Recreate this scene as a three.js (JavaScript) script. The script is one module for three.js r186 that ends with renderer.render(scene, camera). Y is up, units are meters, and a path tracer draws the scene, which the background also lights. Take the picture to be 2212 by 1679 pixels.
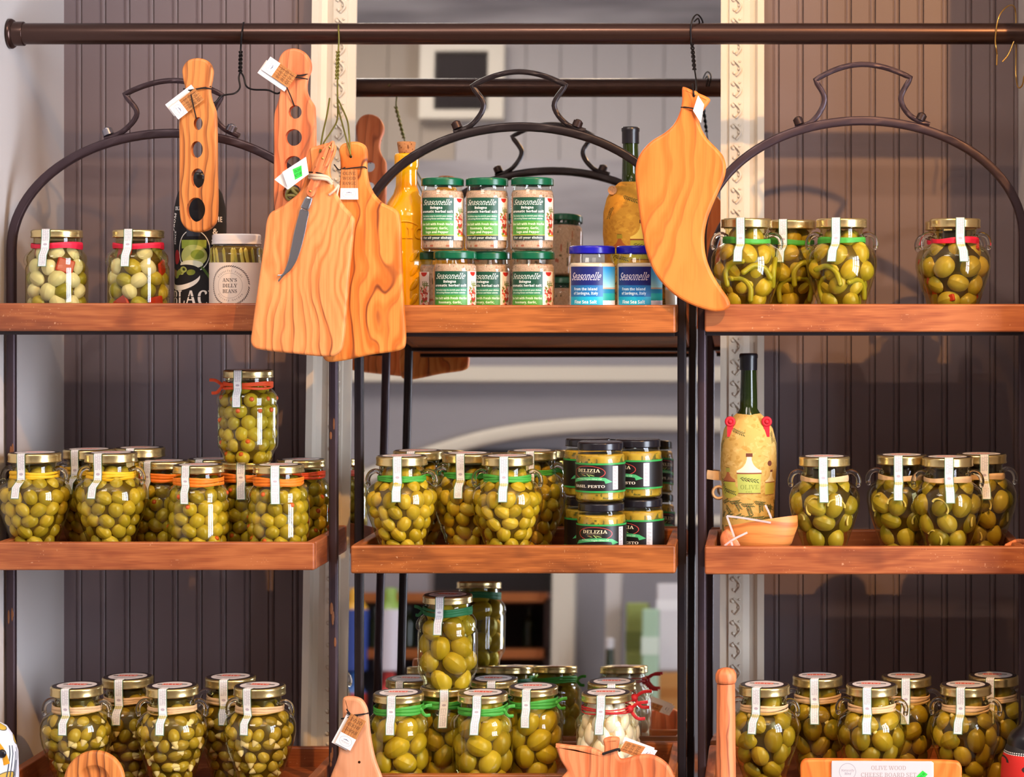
import * as THREE from 'three';
import { mergeGeometries, toCreasedNormals } from 'three/addons/utils/BufferGeometryUtils.js';
import { RoundedBoxGeometry } from 'three/addons/geometries/RoundedBoxGeometry.js';
import { TextGeometry } from 'three/addons/geometries/TextGeometry.js';
import { FontLoader } from 'three/addons/loaders/FontLoader.js';
import { RectAreaLightUniformsLib } from 'three/addons/lights/RectAreaLightUniformsLib.js';

// ---------- camera, sky, lights, exposure ----------
const IW = 2212, IH = 1679, F = 4800, VX = 1665, VY = 650, EYE = 1.5, CZ = 3.05;
const scene = new THREE.Scene();
scene.background = new THREE.Color(0.62, 0.78, 1.0);
scene.backgroundIntensity = 1.6;
const camera = new THREE.PerspectiveCamera(2 * Math.atan(IH / 2 / F) * 180 / Math.PI, IW / IH, 0.1, 60);
camera.position.set(0, EYE, CZ);
camera.setViewOffset(IW, IH, IW / 2 - VX, IH / 2 - VY, IW, IH);
camera.focus = 3.07; camera.userData.fStop = 6;
const renderer = new THREE.WebGLRenderer({ antialias: true });
renderer.toneMapping = THREE.LinearToneMapping;
renderer.toneMappingExposure = 0.73;
renderer.shadowMap.enabled = true;
RectAreaLightUniformsLib.init();
const WARM = new THREE.Color(1, 0.52, 0.17), SOFT = new THREE.Color(1, 0.8, 0.6), DAY = new THREE.Color(0.78, 0.86, 1.0), NEUT = new THREE.Color(1, 0.92, 0.84);
// ceiling spots: x, y, z, target x, y, colour, candela, cone
const SPOTS = [
  [0.20, 3.05, 1.35, 0.12, 1.45, WARM, 1.8, 0.62],
  [0.75, 2.90, 1.65, 0.05, 1.35, WARM, 20, 0.5],
  [-0.42, 3.02, 1.30, -0.40, 1.45, SOFT, 3.8, 0.6],
  [-1.05, 3.02, 1.50, -0.80, 1.35, NEUT, 2.2, 0.6],
];
const WINDOW = [1.28, 1.55, 1.15, 1.6, 17];   // z, y, width, height, radiance: daylight window in the right side wall

const PANELS = [[-1.4, 2.55, 16], [0.5, 2.55, 4]];   // square ceiling panels over the shop floor: x, z, radiance

// ---------- helpers ----------
let seed = 7;
const rnd = () => { seed = (seed * 1664525 + 1013904223) >>> 0; return seed / 4294967296; };
const rr = (a, b) => a + (b - a) * rnd();
const V3 = (x, y, z) => new THREE.Vector3(x, y, z), V2 = (x, y) => new THREE.Vector2(x, y);
// photograph pixel at world depth plane z -> world x, y
const X = (px, z = 0) => (px - VX) * (CZ - z) / F, Y = (py, z = 0) => EYE - (py - VY) * (CZ - z) / F;
const PX = (CZ + 0.06) / F;                      // size of a pixel at the front row of jars
const used = new Map();
function numbered(n) { const k = used.get(n) ?? 0; used.set(n, k + 1); return k ? n + '_' + String(k).padStart(3, '0') : n; }
const prep = (m) => { m.castShadow = m.receiveShadow = true; return m; };
function tag(o, label, category, group, kind) { o.userData = { label, category }; if (group) o.userData.group = group; if (kind) o.userData.kind = kind; return o; }
function thing(name, label, category, pos = [0, 0, 0], group, turn = 0) {
  const g = new THREE.Group(); g.name = numbered(name); g.position.set(...pos); g.rotation.y = turn; scene.add(g); return tag(g, label, category, group);
}
function part(name, geo, mat, parent, pos, rot) {
  const m = prep(new THREE.Mesh(geo, mat)); m.name = name; if (pos) m.position.set(...pos); if (rot) m.rotation.set(...rot); parent.add(m); return m;
}
function struct(name, geo, mat, pos) { const m = prep(new THREE.Mesh(geo, mat)); m.name = numbered(name); if (pos) m.position.set(...pos); m.userData.kind = 'structure'; scene.add(m); return m; }
const lin = (h) => new THREE.Color(h);
const M = (o) => new THREE.MeshPhysicalMaterial({ roughness: 0.6, ...o, color: o.color?.isColor ? o.color : new THREE.Color(o.color ?? '#ffffff') });
const merge = (a) => mergeGeometries(a.map((g) => { const q = g.index ? g.toNonIndexed() : g.clone(); for (const k of Object.keys(q.attributes)) if (!['position', 'normal', 'uv'].includes(k)) q.deleteAttribute(k); return q; }));
const box = (w, h, d, x = 0, y = 0, z = 0) => new THREE.BoxGeometry(w, h, d).translate(x, y, z);
const rbox = (w, h, d, r = 0.002, x = 0, y = 0, z = 0) => new RoundedBoxGeometry(w, h, d, 2, Math.min(r, w / 2.01, h / 2.01, d / 2.01)).translate(x, y, z);
const lathe = (pts, seg = 40, a = 0, l = Math.PI * 2) => new THREE.LatheGeometry(pts.map((p) => V2(Math.max(p[0], 0.00001), p[1])), seg, a, l);
const tube = (pts, r, seg = 40, rad = 7, closed = false) => new THREE.TubeGeometry(new THREE.CatmullRomCurve3(pts.map((p) => p.isVector3 ? p : V3(...p)), closed, 'centripetal'), seg, r, rad, closed);
function capped(pts, r, seg = 40, rad = 8) {      // tube with round ends
  const v = pts.map((p) => p.isVector3 ? p : V3(...p)), s = (p) => new THREE.SphereGeometry(r * 0.99, rad, 6).translate(p.x, p.y, p.z);
  return merge([tube(v, r, seg, rad), s(v[0]), s(v[v.length - 1])]);
}
// sweep a closed 2D profile (list of [across, out]) along points, frame from a constant "out" vector
function sweep(pts, profile, out = V3(0, 0, 1), closed = false, scaleAt = () => 1) {
  const n = pts.length, k = profile.length, pos = [], uv = [], idx = [];
  let run = 0;
  for (let i = 0; i < n; i++) {
    const a = pts[closed ? (i + n - 1) % n : Math.max(i - 1, 0)], b = pts[closed ? (i + 1) % n : Math.min(i + 1, n - 1)];
    const t = b.clone().sub(a).normalize(), o = (typeof out === 'function' ? out(pts[i], i) : out).clone(), w = o.clone().cross(t).normalize(), oo = t.clone().cross(w).normalize();
    if (i) run += pts[i].distanceTo(pts[i - 1]);
    const s = scaleAt(i / (n - 1), i);
    for (let j = 0; j <= k; j++) { const q = profile[j % k], p = pts[i].clone().addScaledVector(w, q[0] * s).addScaledVector(oo, q[1] * s); pos.push(p.x, p.y, p.z); uv.push(run, j / k * 0.05); }
  }
  const rows = closed ? n : n - 1;
  for (let i = 0; i < rows; i++) for (let j = 0; j < k; j++) { const a = i * (k + 1) + j, b = ((i + 1) % n) * (k + 1) + j; idx.push(a, a + 1, b, b, a + 1, b + 1); }
  const g = new THREE.BufferGeometry();
  if (!closed) {
    for (const [e, f] of [[0, 1], [n - 1, 0]]) { const c = pos.length / 3; pos.push(pts[e].x, pts[e].y, pts[e].z); uv.push(0, 0); for (let j = 0; j < k; j++) { const a = e * (k + 1) + j; f ? idx.push(c, a + 1, a) : idx.push(c, a, a + 1); } }
  }
  g.setAttribute('position', new THREE.Float32BufferAttribute(pos, 3)); g.setAttribute('uv', new THREE.Float32BufferAttribute(uv, 2)); g.setIndex(idx); g.computeVertexNormals();
  return toCreasedNormals(g, 0.7);
}
const roundRectProfile = (w, h, r, n = 3) => { const o = []; for (const [cx, cy, a0] of [[w / 2 - r, h / 2 - r, 0], [-w / 2 + r, h / 2 - r, 1], [-w / 2 + r, -h / 2 + r, 2], [w / 2 - r, -h / 2 + r, 3]]) for (let i = 0; i <= n; i++) { const a = (a0 + i / n) * Math.PI / 2; o.push([cx + r * Math.cos(a), cy + r * Math.sin(a)]); } return o; };
const ovalProfile = (w, h, n = 8) => Array.from({ length: n }, (_, i) => [w / 2 * Math.cos(i / n * 2 * Math.PI), h / 2 * Math.sin(i / n * 2 * Math.PI)]);
const smooth = (pts, n = 120, closed = true) => new THREE.CatmullRomCurve3(pts.map((p) => V3(p[0], p[1], p[2] ?? 0)), closed, 'centripetal').getPoints(n).slice(0, closed ? n : n + 1);
function boxUV(g, s = 1, along = 'x') {           // uv in metres by the face's direction, shifted so that no two boards match
  const p = g.attributes.position, nn = g.attributes.normal, uv = new Float32Array(p.count * 2), du = rr(0, 7), dv = rr(0, 7);
  for (let i = 0; i < p.count; i++) {
    const nx = Math.abs(nn.getX(i)), ny = Math.abs(nn.getY(i)), nz = Math.abs(nn.getZ(i)); let a, b;
    if (nx > ny && nx > nz) { a = p.getZ(i); b = p.getY(i); } else if (ny > nz) { a = p.getX(i); b = p.getZ(i); } else { a = p.getX(i); b = p.getY(i); }
    if (along === 'z' && !(nx > ny && nx > nz)) [a, b] = [b, a];
    uv[2 * i] = a * s + du; uv[2 * i + 1] = b * s + dv;
  }
  g.setAttribute('uv', new THREE.BufferAttribute(uv, 2)); return g;
}
function shiftUV(g, du, dv, rot = 0) { const u = g.attributes.uv, c = Math.cos(rot), s = Math.sin(rot); for (let i = 0; i < u.count; i++) { const a = u.getX(i), b = u.getY(i); u.setXY(i, a * c - b * s + du, a * s + b * c + dv); } return g; }
// strip of paper bent along points, constant width across x
function paper(path, w, lift = 0.0004) {
  const pos = [], uv = [], idx = [], n = path.length; let run = 0, tot = 0;
  for (let i = 1; i < n; i++) tot += path[i].distanceTo(path[i - 1]);
  for (let i = 0; i < n; i++) { if (i) run += path[i].distanceTo(path[i - 1]); const p = path[i], sx = p.sx ?? 0; pos.push(p.x - w / 2 + sx, p.y, p.z, p.x + w / 2 + sx, p.y, p.z); uv.push(0, 1 - run / tot, 1, 1 - run / tot); if (i) { const a = 2 * i - 2; idx.push(a, a + 2, a + 1, a + 1, a + 2, a + 3); } }
  const g = new THREE.BufferGeometry(); g.setAttribute('position', new THREE.Float32BufferAttribute(pos, 3)); g.setAttribute('uv', new THREE.Float32BufferAttribute(uv, 2)); g.setIndex(idx); g.computeVertexNormals(); return g;
}
// flat board from outline points (photograph pixels at plane z), thickness t in front of z
function boardGeo(px, z, t, bevel = 0.003, holes = [], n = 160, closedSmooth = true) {
  const o = (closedSmooth ? smooth(px.map(([a, b]) => [X(a, z + t), Y(b, z + t)]), n) : px.map(([a, b]) => V3(X(a, z + t), Y(b, z + t), 0)));
  const s = new THREE.Shape(o.map((p) => V2(p.x, p.y)));
  for (const [hx, hy, rx, ry] of holes) { const h = new THREE.Path(); h.absellipse(X(hx, z + t), Y(hy, z + t), (rx + 2) * PX + bevel * 0.8, (ry + 2) * PX + bevel * 0.8, 0, Math.PI * 2, true); s.holes.push(h); }
  return new THREE.ExtrudeGeometry(s, { depth: t - 2 * bevel, bevelEnabled: true, bevelThickness: bevel, bevelSize: bevel, bevelOffset: -bevel, bevelSegments: 3, curveSegments: 28 }).translate(0, 0, z + bevel);
}
const creased = (g, a = 0.6) => toCreasedNormals(g, a);

// ---------- computed textures ----------
const h2 = (x, y, s) => { let n = Math.imul(x, 374761393) + Math.imul(y, 668265263) + Math.imul(s, 2147483647 ^ 0x5bd1e995); n = Math.imul(n ^ (n >>> 13), 1274126177); return ((n ^ (n >>> 16)) >>> 0) / 4294967296; };
function vnoise(x, y, wx, wy, s) { const xi = Math.floor(x), yi = Math.floor(y), fx = x - xi, fy = y - yi, u = fx * fx * (3 - 2 * fx), v = fy * fy * (3 - 2 * fy), m = (a, b) => ((a % b) + b) % b; const a = h2(m(xi, wx), m(yi, wy), s), b = h2(m(xi + 1, wx), m(yi, wy), s), c = h2(m(xi, wx), m(yi + 1, wy), s), d = h2(m(xi + 1, wx), m(yi + 1, wy), s); return a + (b - a) * u + (c - a) * v + (a - b - c + d) * u * v; }
const fbm = (x, y, wx, wy, s, o = 4) => { let t = 0, a = 0.5, f = 1; for (let i = 0; i < o; i++) { t += a * vnoise(x * f, y * f, wx * f, wy * f, s + i); a *= 0.5; f *= 2; } return t; };
function pixelTex(w, h, fn, srgb = true) {
  const d = new Uint8Array(w * h * 4);
  for (let y = 0; y < h; y++) for (let x = 0; x < w; x++) { const c = fn(x / w, y / h), i = (y * w + x) * 4; d[i] = c[0]; d[i + 1] = c[1]; d[i + 2] = c[2]; d[i + 3] = 255; }
  const t = new THREE.DataTexture(d, w, h); t.wrapS = t.wrapT = THREE.RepeatWrapping; t.magFilter = t.minFilter = THREE.LinearFilter; if (srgb) t.colorSpace = THREE.SRGBColorSpace; t.needsUpdate = true; return t;
}
const mixc = (a, b, t) => a.map((v, i) => v + (b[i] - v) * Math.min(Math.max(t, 0), 1));
const hexc = (h) => [1, 3, 5].map((i) => parseInt(h.slice(i, i + 2), 16));
function oliveWood(s, base, mid, dark, freq = 22, bend = 0.36, str = 1) {      // grain runs along v
  const B = hexc(base), C = hexc(mid), D = hexc(dark);
  return pixelTex(512, 768, (u, v) => {
    const w = fbm(u * 3, v * 2, 3, 2, s, 4) - 0.47, w2 = fbm(u * 9, v * 5, 9, 5, s + 20, 3) - 0.45;
    const ph = u + w * bend + w2 * 0.045, q = ph * freq, fr = q - Math.floor(q), id = h2(((Math.floor(q) % freq) + freq) % freq, 7, s);
    const patch = fbm(u * 5 + 3, v * 2, 5, 2, s + 40, 4), fine = vnoise(u * 210, v * 12, 210, 12, s + 60), along = fbm(u * 6, v * 5, 6, 5, s + 80, 3);
    const edge = Math.exp(-Math.pow((fr - 0.82) / 0.075, 2)), band = Math.max(0, 1 - Math.abs(fr - 0.62) / 0.34);
    let c = mixc(B, C, 0.1 + band * (0.25 + 0.7 * id) + (patch - 0.45) * 1.2 + (fine - 0.5) * 0.4);
    return mixc(c, D, edge * (0.2 + 0.95 * id) * Math.min(1, Math.max(0, along - 0.28) * 3.4) * str);
  });
}
const texOlive = oliveWood(3, '#e99648', '#c76820', '#743612', 17, 0.62, 1.05), texOliveRed = oliveWood(11, '#ee9260', '#cb6a3c', '#6c3420', 20, 0.34, 0.8), texOliveA = oliveWood(5, '#ee9a5c', '#d0743a', '#6a351a', 26, 0.34, 0.95), texOliveDark = oliveWood(17, '#dd8c46', '#a4561f', '#4e2410', 26, 0.24, 0.8), texPlain = oliveWood(29, '#e2a47e', '#cf885c', '#8a5234', 9, 0.4, 0.35), texPale = oliveWood(23, '#ee8438', '#dc6c22', '#8c4012', 14, 0.5, 0.5);
for (const t of [texOlive, texOliveRed, texOliveA, texOliveDark, texPlain, texPale]) t.repeat.set(1 / 0.3, 1 / 0.42);
function trayWood(s, base, mid, dark) {                  // grain runs along u
  const B = hexc(base), C = hexc(mid), D = hexc(dark);
  return pixelTex(1024, 256, (u, v) => {
    const w = fbm(u * 5, v * 3, 5, 3, s, 4) - 0.47, ph = v * 3 + w * 1.1, ring = Math.sin(ph * Math.PI * 2 * 3);
    const fine = vnoise(u * 24, v * 128, 24, 128, s + 5), patch = fbm(u * 7, v * 3, 7, 3, s + 9, 4), sp = vnoise(u * 300, v * 90, 300, 90, s + 14), chip = fbm(u * 16, v * 6, 16, 6, s + 17, 3);
    let c = mixc(B, C, 0.4 + 0.17 * ring + (fine - 0.5) * 0.7 + (patch - 0.45) * 1.5);
    c = mixc(c, D, Math.max(0, patch - 0.55) * 2.4);
    return sp > 0.93 && chip > 0.52 ? mixc(c, [216, 178, 150], 0.6) : c;
  });
}
const texTray = trayWood(31, '#ae663a', '#8a4626', '#562a1c'), texTrayB = trayWood(37, '#b06630', '#82441c', '#502a18');
for (const t of [texTray, texTrayB]) t.repeat.set(1 / 0.62, 1 / 0.16);
const texPlaster = pixelTex(256, 256, (u, v) => { const a = fbm(u * 4, v * 3, 4, 3, 71, 5), b = fbm(u * 12, v * 12, 12, 12, 77, 3); return mixc([178, 172, 174], [122, 116, 120], (a - 0.3) * 1.9 + (b - 0.5) * 0.5); });
const texSalt = pixelTex(256, 256, (u, v) => { const a = h2(Math.floor(u * 256), Math.floor(v * 256), 5), b = vnoise(u * 70, v * 70, 70, 70, 9), c = vnoise(u * 40, v * 40, 40, 40, 12); return b > 0.86 ? [92, 88, 62] : c > 0.88 ? [170, 92, 70] : mixc([214, 184, 164], [176, 146, 126], a); });
const texPesto = pixelTex(256, 256, (u, v) => { const a = vnoise(u * 60, v * 60, 60, 60, 3), b = vnoise(u * 26, v * 26, 26, 26, 4); return a > 0.8 ? [92, 88, 30] : mixc([196, 166, 52], [150, 118, 28], b * 1.2); });
const texCork = pixelTex(128, 128, (u, v) => { const a = vnoise(u * 30, v * 30, 30, 30, 3), b = h2(Math.floor(u * 128), Math.floor(v * 128), 6); return a > 0.78 ? [120, 74, 44] : mixc([206, 152, 104], [178, 122, 78], b); });
function canvasTex(w, h, draw) { const c = document.createElement('canvas'); c.width = w; c.height = h; const g = c.getContext('2d'); draw(g, w, h); const t = new THREE.CanvasTexture(c); t.colorSpace = THREE.SRGBColorSpace; t.magFilter = t.minFilter = THREE.LinearFilter; t.anisotropy = 8; return t; }
const rect = (g, c, x, y, w, h) => { g.fillStyle = c; g.fillRect(x, y, w, h); };
function text(g, s, x, y, size, color, font = 'sans-serif', style = '', width) { g.save(); g.translate(x, y); g.fillStyle = color; g.font = `${style} ${size}px ${font}`; g.textAlign = 'center'; g.textBaseline = 'middle'; if (width) { const m = g.measureText(s).width; g.scale(width / m, 1); } g.fillText(s, 0, 0); g.restore(); }
function script(g, s, x, y, size, color, width) { g.save(); g.translate(x, y); g.transform(1, 0, -0.28, 1, 0, 0); text(g, s, 0, 0, size, color, 'serif', 'italic', width); g.restore(); }
function ellipse(g, c, x, y, a, b, rot = 0, stroke) { g.beginPath(); g.ellipse(x, y, a, b, rot, 0, 7); if (stroke) { g.lineWidth = stroke; g.strokeStyle = c; g.stroke(); } else { g.fillStyle = c; g.fill(); } }
function sprig(g, x, y, len, rot, c = '#48522a', berry = '#5a2a1c') { g.save(); g.translate(x, y); g.rotate(rot); g.strokeStyle = '#5b4a22'; g.lineWidth = 2; g.beginPath(); g.moveTo(0, 0); g.lineTo(len, 0); g.stroke(); for (let i = 0.05; i < 1.05; i += 0.19) for (const s of [-1, 1]) ellipse(g, c, len * i + 9 + s * 5, s * 10, 14, 3.6, s * 0.62); ellipse(g, berry, len * 0.5, 6, 5, 6); g.restore(); }
const texSaltLabel = canvasTex(512, 420, (g, w, h) => {
  rect(g, '#f1ece4', 0, 0, w, h); rect(g, '#0d4a36', 0, 0, 372, 160); rect(g, '#2d7f5c', 0, 160, 372, 70); rect(g, '#4f9a36', 0, 230, 372, 140); rect(g, '#d9c63a', 0, 368, 372, 6); rect(g, '#22352f', 0, 374, 372, 46);
  script(g, 'Seasonelle', 186, 48, 74, '#f4f6ee', 318); text(g, 'Bologna', 186, 100, 34, '#fff', 'sans-serif', 'bold'); text(g, 'aromatic herbal salt', 186, 138, 34, '#fff', 'sans-serif', 'bold', 350);
  text(g, 'The Italian way to enrich your dishes', 186, 182, 20, '#e8f2e2', 'sans-serif', 'bold', 340); text(g, 'with exciting flavour and fewer calories', 186, 208, 20, '#e8f2e2', 'sans-serif', 'bold', 320);
  text(g, 'Sea Salt with Fresh Herbs', 186, 262, 32, '#eef6e0', 'sans-serif', 'bold', 356); text(g, 'Rosemary, Garlic,', 186, 302, 32, '#eef6e0', 'sans-serif', 'bold', 250); text(g, 'Sage and Pepper', 186, 340, 32, '#eef6e0', 'sans-serif', 'bold', 250); text(g, 'For all your dishes', 186, 397, 30, '#e6ece2', 'sans-serif', 'bold', 320);
  g.fillStyle = '#c02a20'; g.beginPath(); g.arc(446, 6, 40, 0, Math.PI); g.fill(); for (let i = 0; i < 46; i++) { const a = h2(i, 1, 9), b = h2(i, 2, 9); ellipse(g, ['#b9342a', '#d9604a', '#e7a08a', '#a9402e', '#f0d3b8', '#6f8a34'][i % 6], 400 + a * 100, 150 + b * 210, 10 + 12 * a, 7 + 16 * b, a * 3); } for (let i = 0; i < 9; i++) ellipse(g, '#6d7f36', 430 + i * 8, 110 + (i % 3) * 14, 5, 20, i); rect(g, '#c9b732', 420, 368, 92, 14);
});
const texBlueLabel = canvasTex(512, 420, (g, w, h) => {
  const gr = g.createLinearGradient(0, 0, 0, h); rect(g, '#1684d2', 0, 0, w, h); for (let i = 0; i < 12; i++) rect(g, `rgb(${30 + i * 12},${140 + i * 7},${220})`, 320, i * 14, 192, 14); rect(g, '#c3a58a', 330, 168, 182, 12); rect(g, '#1c7fa8', 320, 180, 192, 42); rect(g, '#23a39a', 320, 214, 192, 60); rect(g, '#e6dce2', 320, 272, 192, 148); for (let i = 0; i < 40; i++) ellipse(g, '#f4eef2', 330 + h2(i, 3, 3) * 180, 276 + h2(i, 4, 3) * 30, 12, 8);
  rect(g, '#15206e', 0, 0, 330, 150); rect(g, '#1c6fb0', 0, 150, 330, 92); rect(g, '#19b0d4', 0, 242, 330, 178); script(g, 'Seasonelle', 166, 80, 84, '#f3e8ee', 286);
  text(g, 'From the island', 165, 180, 30, '#dcecf6', 'sans-serif', 'bold'); text(g, 'of Sardegna, Italy', 165, 214, 30, '#dcecf6', 'sans-serif', 'bold', 236); text(g, 'Fine Sea Salt', 165, 284, 38, '#fff', 'sans-serif', 'bold', 216); text(g, 'enriched with Iodine', 165, 332, 36, '#fff', 'sans-serif', 'bold', 300); text(g, '- a necessary nutrient -', 165, 372, 26, '#e4f6fa', 'sans-serif', 'bold', 270); ellipse(g, '#f4e9e4', 336, 356, 10, 14); rect(g, '#c23a3a', 344, 348, 6, 16); rect(g, '#c9a82e', 400, 404, 70, 16);
});
const texPestoLabel = canvasTex(1024, 300, (g, w, h) => {
  rect(g, '#15100f', 0, 0, w, h); rect(g, '#2f9a48', 0, 0, w, 18); rect(g, '#2f9a48', 0, h - 18, w, 18);
  for (const cx of [300, 812]) { ellipse(g, '#b8423e', cx, 96, 118, 66, 0, 6); text(g, 'DELIZIA', cx, 76, 46, '#f0e6c0', 'serif', 'bold', 172); rect(g, '#d8cfa6', cx - 60, 104, 110, 2); for (const [a, r] of [[-30, 0.3], [6, 0.9], [30, 0.3]]) ellipse(g, '#a8c872', cx + a, 124, 20, 4, r); ellipse(g, '#7c2d2a', cx - 34, 118, 8, 6);
    g.fillStyle = '#49b070'; g.beginPath(); g.moveTo(cx - 130, 170); g.quadraticCurveTo(cx, 120, cx + 120, 150); g.lineTo(cx + 168, 190); g.lineTo(cx + 120, 208); g.lineTo(cx + 112, 180); g.quadraticCurveTo(cx, 160, cx - 120, 200); g.lineTo(cx - 160, 212); g.closePath(); g.fill(); text(g, 'In Extra Virgin Olive Oil', cx, 162, 22, '#d6f0d2', 'serif', 'italic', 190); text(g, 'BASIL PESTO', cx, 236, 38, '#f6efe0', 'serif', 'bold', 236); }
  for (const x of [470, 982]) { rect(g, '#d9d3d8', x, 30, 42, 240); for (let i = 0; i < 20; i++) rect(g, '#6a666c', x + 5, 40 + i * 11, 12 + h2(i, 1, 2) * 20, 3); }
});
const texDilly = canvasTex(768, 420, (g, w, h) => {
  rect(g, '#e4d6cc', 0, 0, w, h); const cx = 380, cy = 200; for (let i = 0; i < 58; i++) { const a = i / 58 * Math.PI * 2; if (Math.abs(Math.sin(a / 2)) < 0.03) continue; ellipse(g, '#4b3f3e', cx + 168 * Math.cos(a), cy + 168 * Math.sin(a), 13, 4, a + 0.9); }
  ellipse(g, '#7b6d6a', cx, cy, 108, 108, 0, 2); ["ANN'S", 'DILLY', 'BEANS'].forEach((s, i) => text(g, s, cx, cy - 48 + i * 48, 44, '#463a38', 'serif', 'bold', 128));
  const arc = (s, r, a0, a1, flip) => { for (let i = 0; i < s.length; i++) { const a = a0 + (a1 - a0) * i / (s.length - 1); g.save(); g.translate(cx + r * Math.cos(a), cy + r * Math.sin(a)); g.rotate(a + (flip ? -Math.PI / 2 : Math.PI / 2)); text(g, s[i], 0, 0, 22, '#5b4b48', 'serif'); g.restore(); } };
  arc('Flavorful Foods', 128, -2.5, -0.64); arc('Victory Garden', 128, 2.5, 0.64, true); text(g, 'Net Wt. 16oz. (454g)', cx, 398, 26, '#3c302e', 'sans-serif', 'bold', 220);
  for (const [y, n] of [[96, 110], [124, 96], [214, 64], [240, 60], [330, 70], [380, 40]]) rect(g, '#8a7a76', 6, y, n, 7); for (let i = 0; i < 9; i++) rect(g, '#6f6a80', 700 + (i % 2) * 24, 40 + i * 40, 9, 30);
});
const texApronBlack = canvasTex(768, 1024, (g, w, h) => {
  rect(g, '#17141a', 0, 0, w, h); const t = (s, x, y, z, r = 0) => { g.save(); g.translate(x, y); g.rotate(r); text(g, s, 0, 0, z, '#e9e6e6', 'sans-serif', 'bold'); g.restore(); };
  t('OLIO', 250, 210, 42); t('FROM', 190, 320, 54, -1.3); t('THE', 560, 300, 60); t('&', 540, 400, 66); t('OF', 520, 210, 44); t('SINCE', 200, 450, 40, -1.4); t('OLD', 590, 500, 40, 0.3);
  ellipse(g, '#f0f0ea', 380, 560, 120, 170, 0, 7); rect(g, '#9bb044', 284, 470, 190, 70); ellipse(g, '#c6cf7a', 380, 600, 100, 90); ellipse(g, '#e9ecd6', 360, 670, 90, 34); ellipse(g, '#8da33a', 410, 590, 50, 40); rect(g, '#3a3f4c', 330, 380, 100, 60); ellipse(g, '#9c1d22', 226, 610, 36, 60);
  ellipse(g, '#efeae4', 280, 790, 150, 90, -0.2); ellipse(g, '#17141a', 286, 756, 150, 80, -0.2); for (let i = 0; i < 13; i++) { const x = 170 + h2(i, 1, 4) * 210, y = 700 + h2(i, 2, 4) * 90; ellipse(g, ['#7c8a34', '#a9b45c', '#8a6a3a'][i % 3], x, y, 28, 22, i); if (i % 3 === 1) ellipse(g, '#3c4418', x, y, 14, 11, i); } for (let i = 0; i < 5; i++) ellipse(g, '#4f6a2c', 460 + i * 22, 720 + i * 34, 44, 9, 0.9);
  text(g, 'BLACK', 366, 946, 170, '#efe8e4', 'serif', 'bold', 400); g.strokeStyle = '#17141a'; g.lineWidth = 6; g.beginPath(); g.moveTo(160, 940); g.lineTo(580, 930); g.stroke();
});
const texApronCream = canvasTex(768, 1024, (g, w, h) => {
  rect(g, '#cba75c', 0, 0, w, h); for (let i = 0; i < 500; i++) ellipse(g, i % 2 ? 'rgba(176,132,52,.4)' : 'rgba(226,196,128,.4)', h2(i, 1, 1) * w, h2(i, 2, 1) * h, 6 + 26 * h2(i, 3, 1), 4 + 16 * h2(i, 4, 1), i); for (let i = 0; i < 600; i++) rect(g, '#a68a55', h2(i, 5, 1) * w, h2(i, 6, 1) * h, 3, 2);
  const bottle = (x, y, s, body, neck) => { g.save(); g.translate(x, y); g.scale(s, s); rect(g, '#6b3a28', -22, -190, 44, 34); g.fillStyle = neck; g.beginPath(); g.moveTo(-15, -156); g.lineTo(15, -156); g.quadraticCurveTo(16, -60, 84, -26); g.lineTo(84, 0); g.lineTo(-84, 0); g.lineTo(-84, -26); g.quadraticCurveTo(-16, -60, -15, -156); g.fill(); rect(g, '#86402c', -86, -6, 172, 12); g.fillStyle = body; g.fillRect(-82, 6, 164, 180); rect(g, '#7a4a30', -84, 186, 168, 8); g.restore(); };
  bottle(390, 560, 1, '#b4bf62', '#efe6c4'); sprig(g, 330, 610, 110, 0.2); text(g, 'OLIVE', 392, 690, 56, '#7d8a3c', 'serif', '', 130); text(g, 'OIL', 392, 735, 30, '#7d8a3c', 'serif');
  bottle(232, 640, 0.7, '#b6bb4a', '#b06a44'); rect(g, '#a7a84e', 212, 512, 40, 40); bottle(560, 650, 0.62, '#c3bb4e', '#ead9a8'); ellipse(g, '#6b3a28', 540, 470, 20, 26); ellipse(g, '#b8b34a', 230, 730, 84, 70); sprig(g, 190, 720, 90, 0.3);
  for (let i = 0; i < 12; i++) sprig(g, 150 + i * 46, 850 + 22 * Math.sin(i * 1.7), 74, (i % 2 ? 0.8 : -0.4) + i * 0.1); sprig(g, 250, 150, 100, 0.4); sprig(g, 620, 240, 110, 1.2); sprig(g, 590, 170, 90, 1.6); sprig(g, 150, 620, 120, 1.2); sprig(g, 170, 250, 100, 1.9); for (let i = 0; i < 8; i++) sprig(g, 120 + i * 76, 990, 66, -0.9 + 0.2 * i);
});
const texTag = canvasTex(256, 512, (g) => { rect(g, '#b9783f', 0, 0, 256, 320); for (let i = 0; i < 60; i++) rect(g, i % 2 ? 'rgba(120,62,24,.25)' : 'rgba(228,170,104,.3)', h2(i, 1, 8) * 256, 0, 2 + 8 * h2(i, 2, 8), 320); ['OLIVE', 'WOOD', 'RANGE'].forEach((s, i) => text(g, s, 128, 70 + i * 84, 70, '#3a2213', 'serif', '', 200)); rect(g, '#f1eef0', 0, 320, 256, 192); ellipse(g, '#8d95a6', 128, 416, 96, 74, 0, 4); ellipse(g, '#5d6b8a', 128, 392, 18, 8); for (const s of [-1, 1]) ellipse(g, '#5d6b8a', 128 + s * 26, 396, 18, 5, s * 0.3); text(g, 'Naturally Med', 128, 432, 26, '#5d6b8a', 'serif', 'italic', 130); rect(g, '#b9bec9', 76, 452, 104, 4); });
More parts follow.
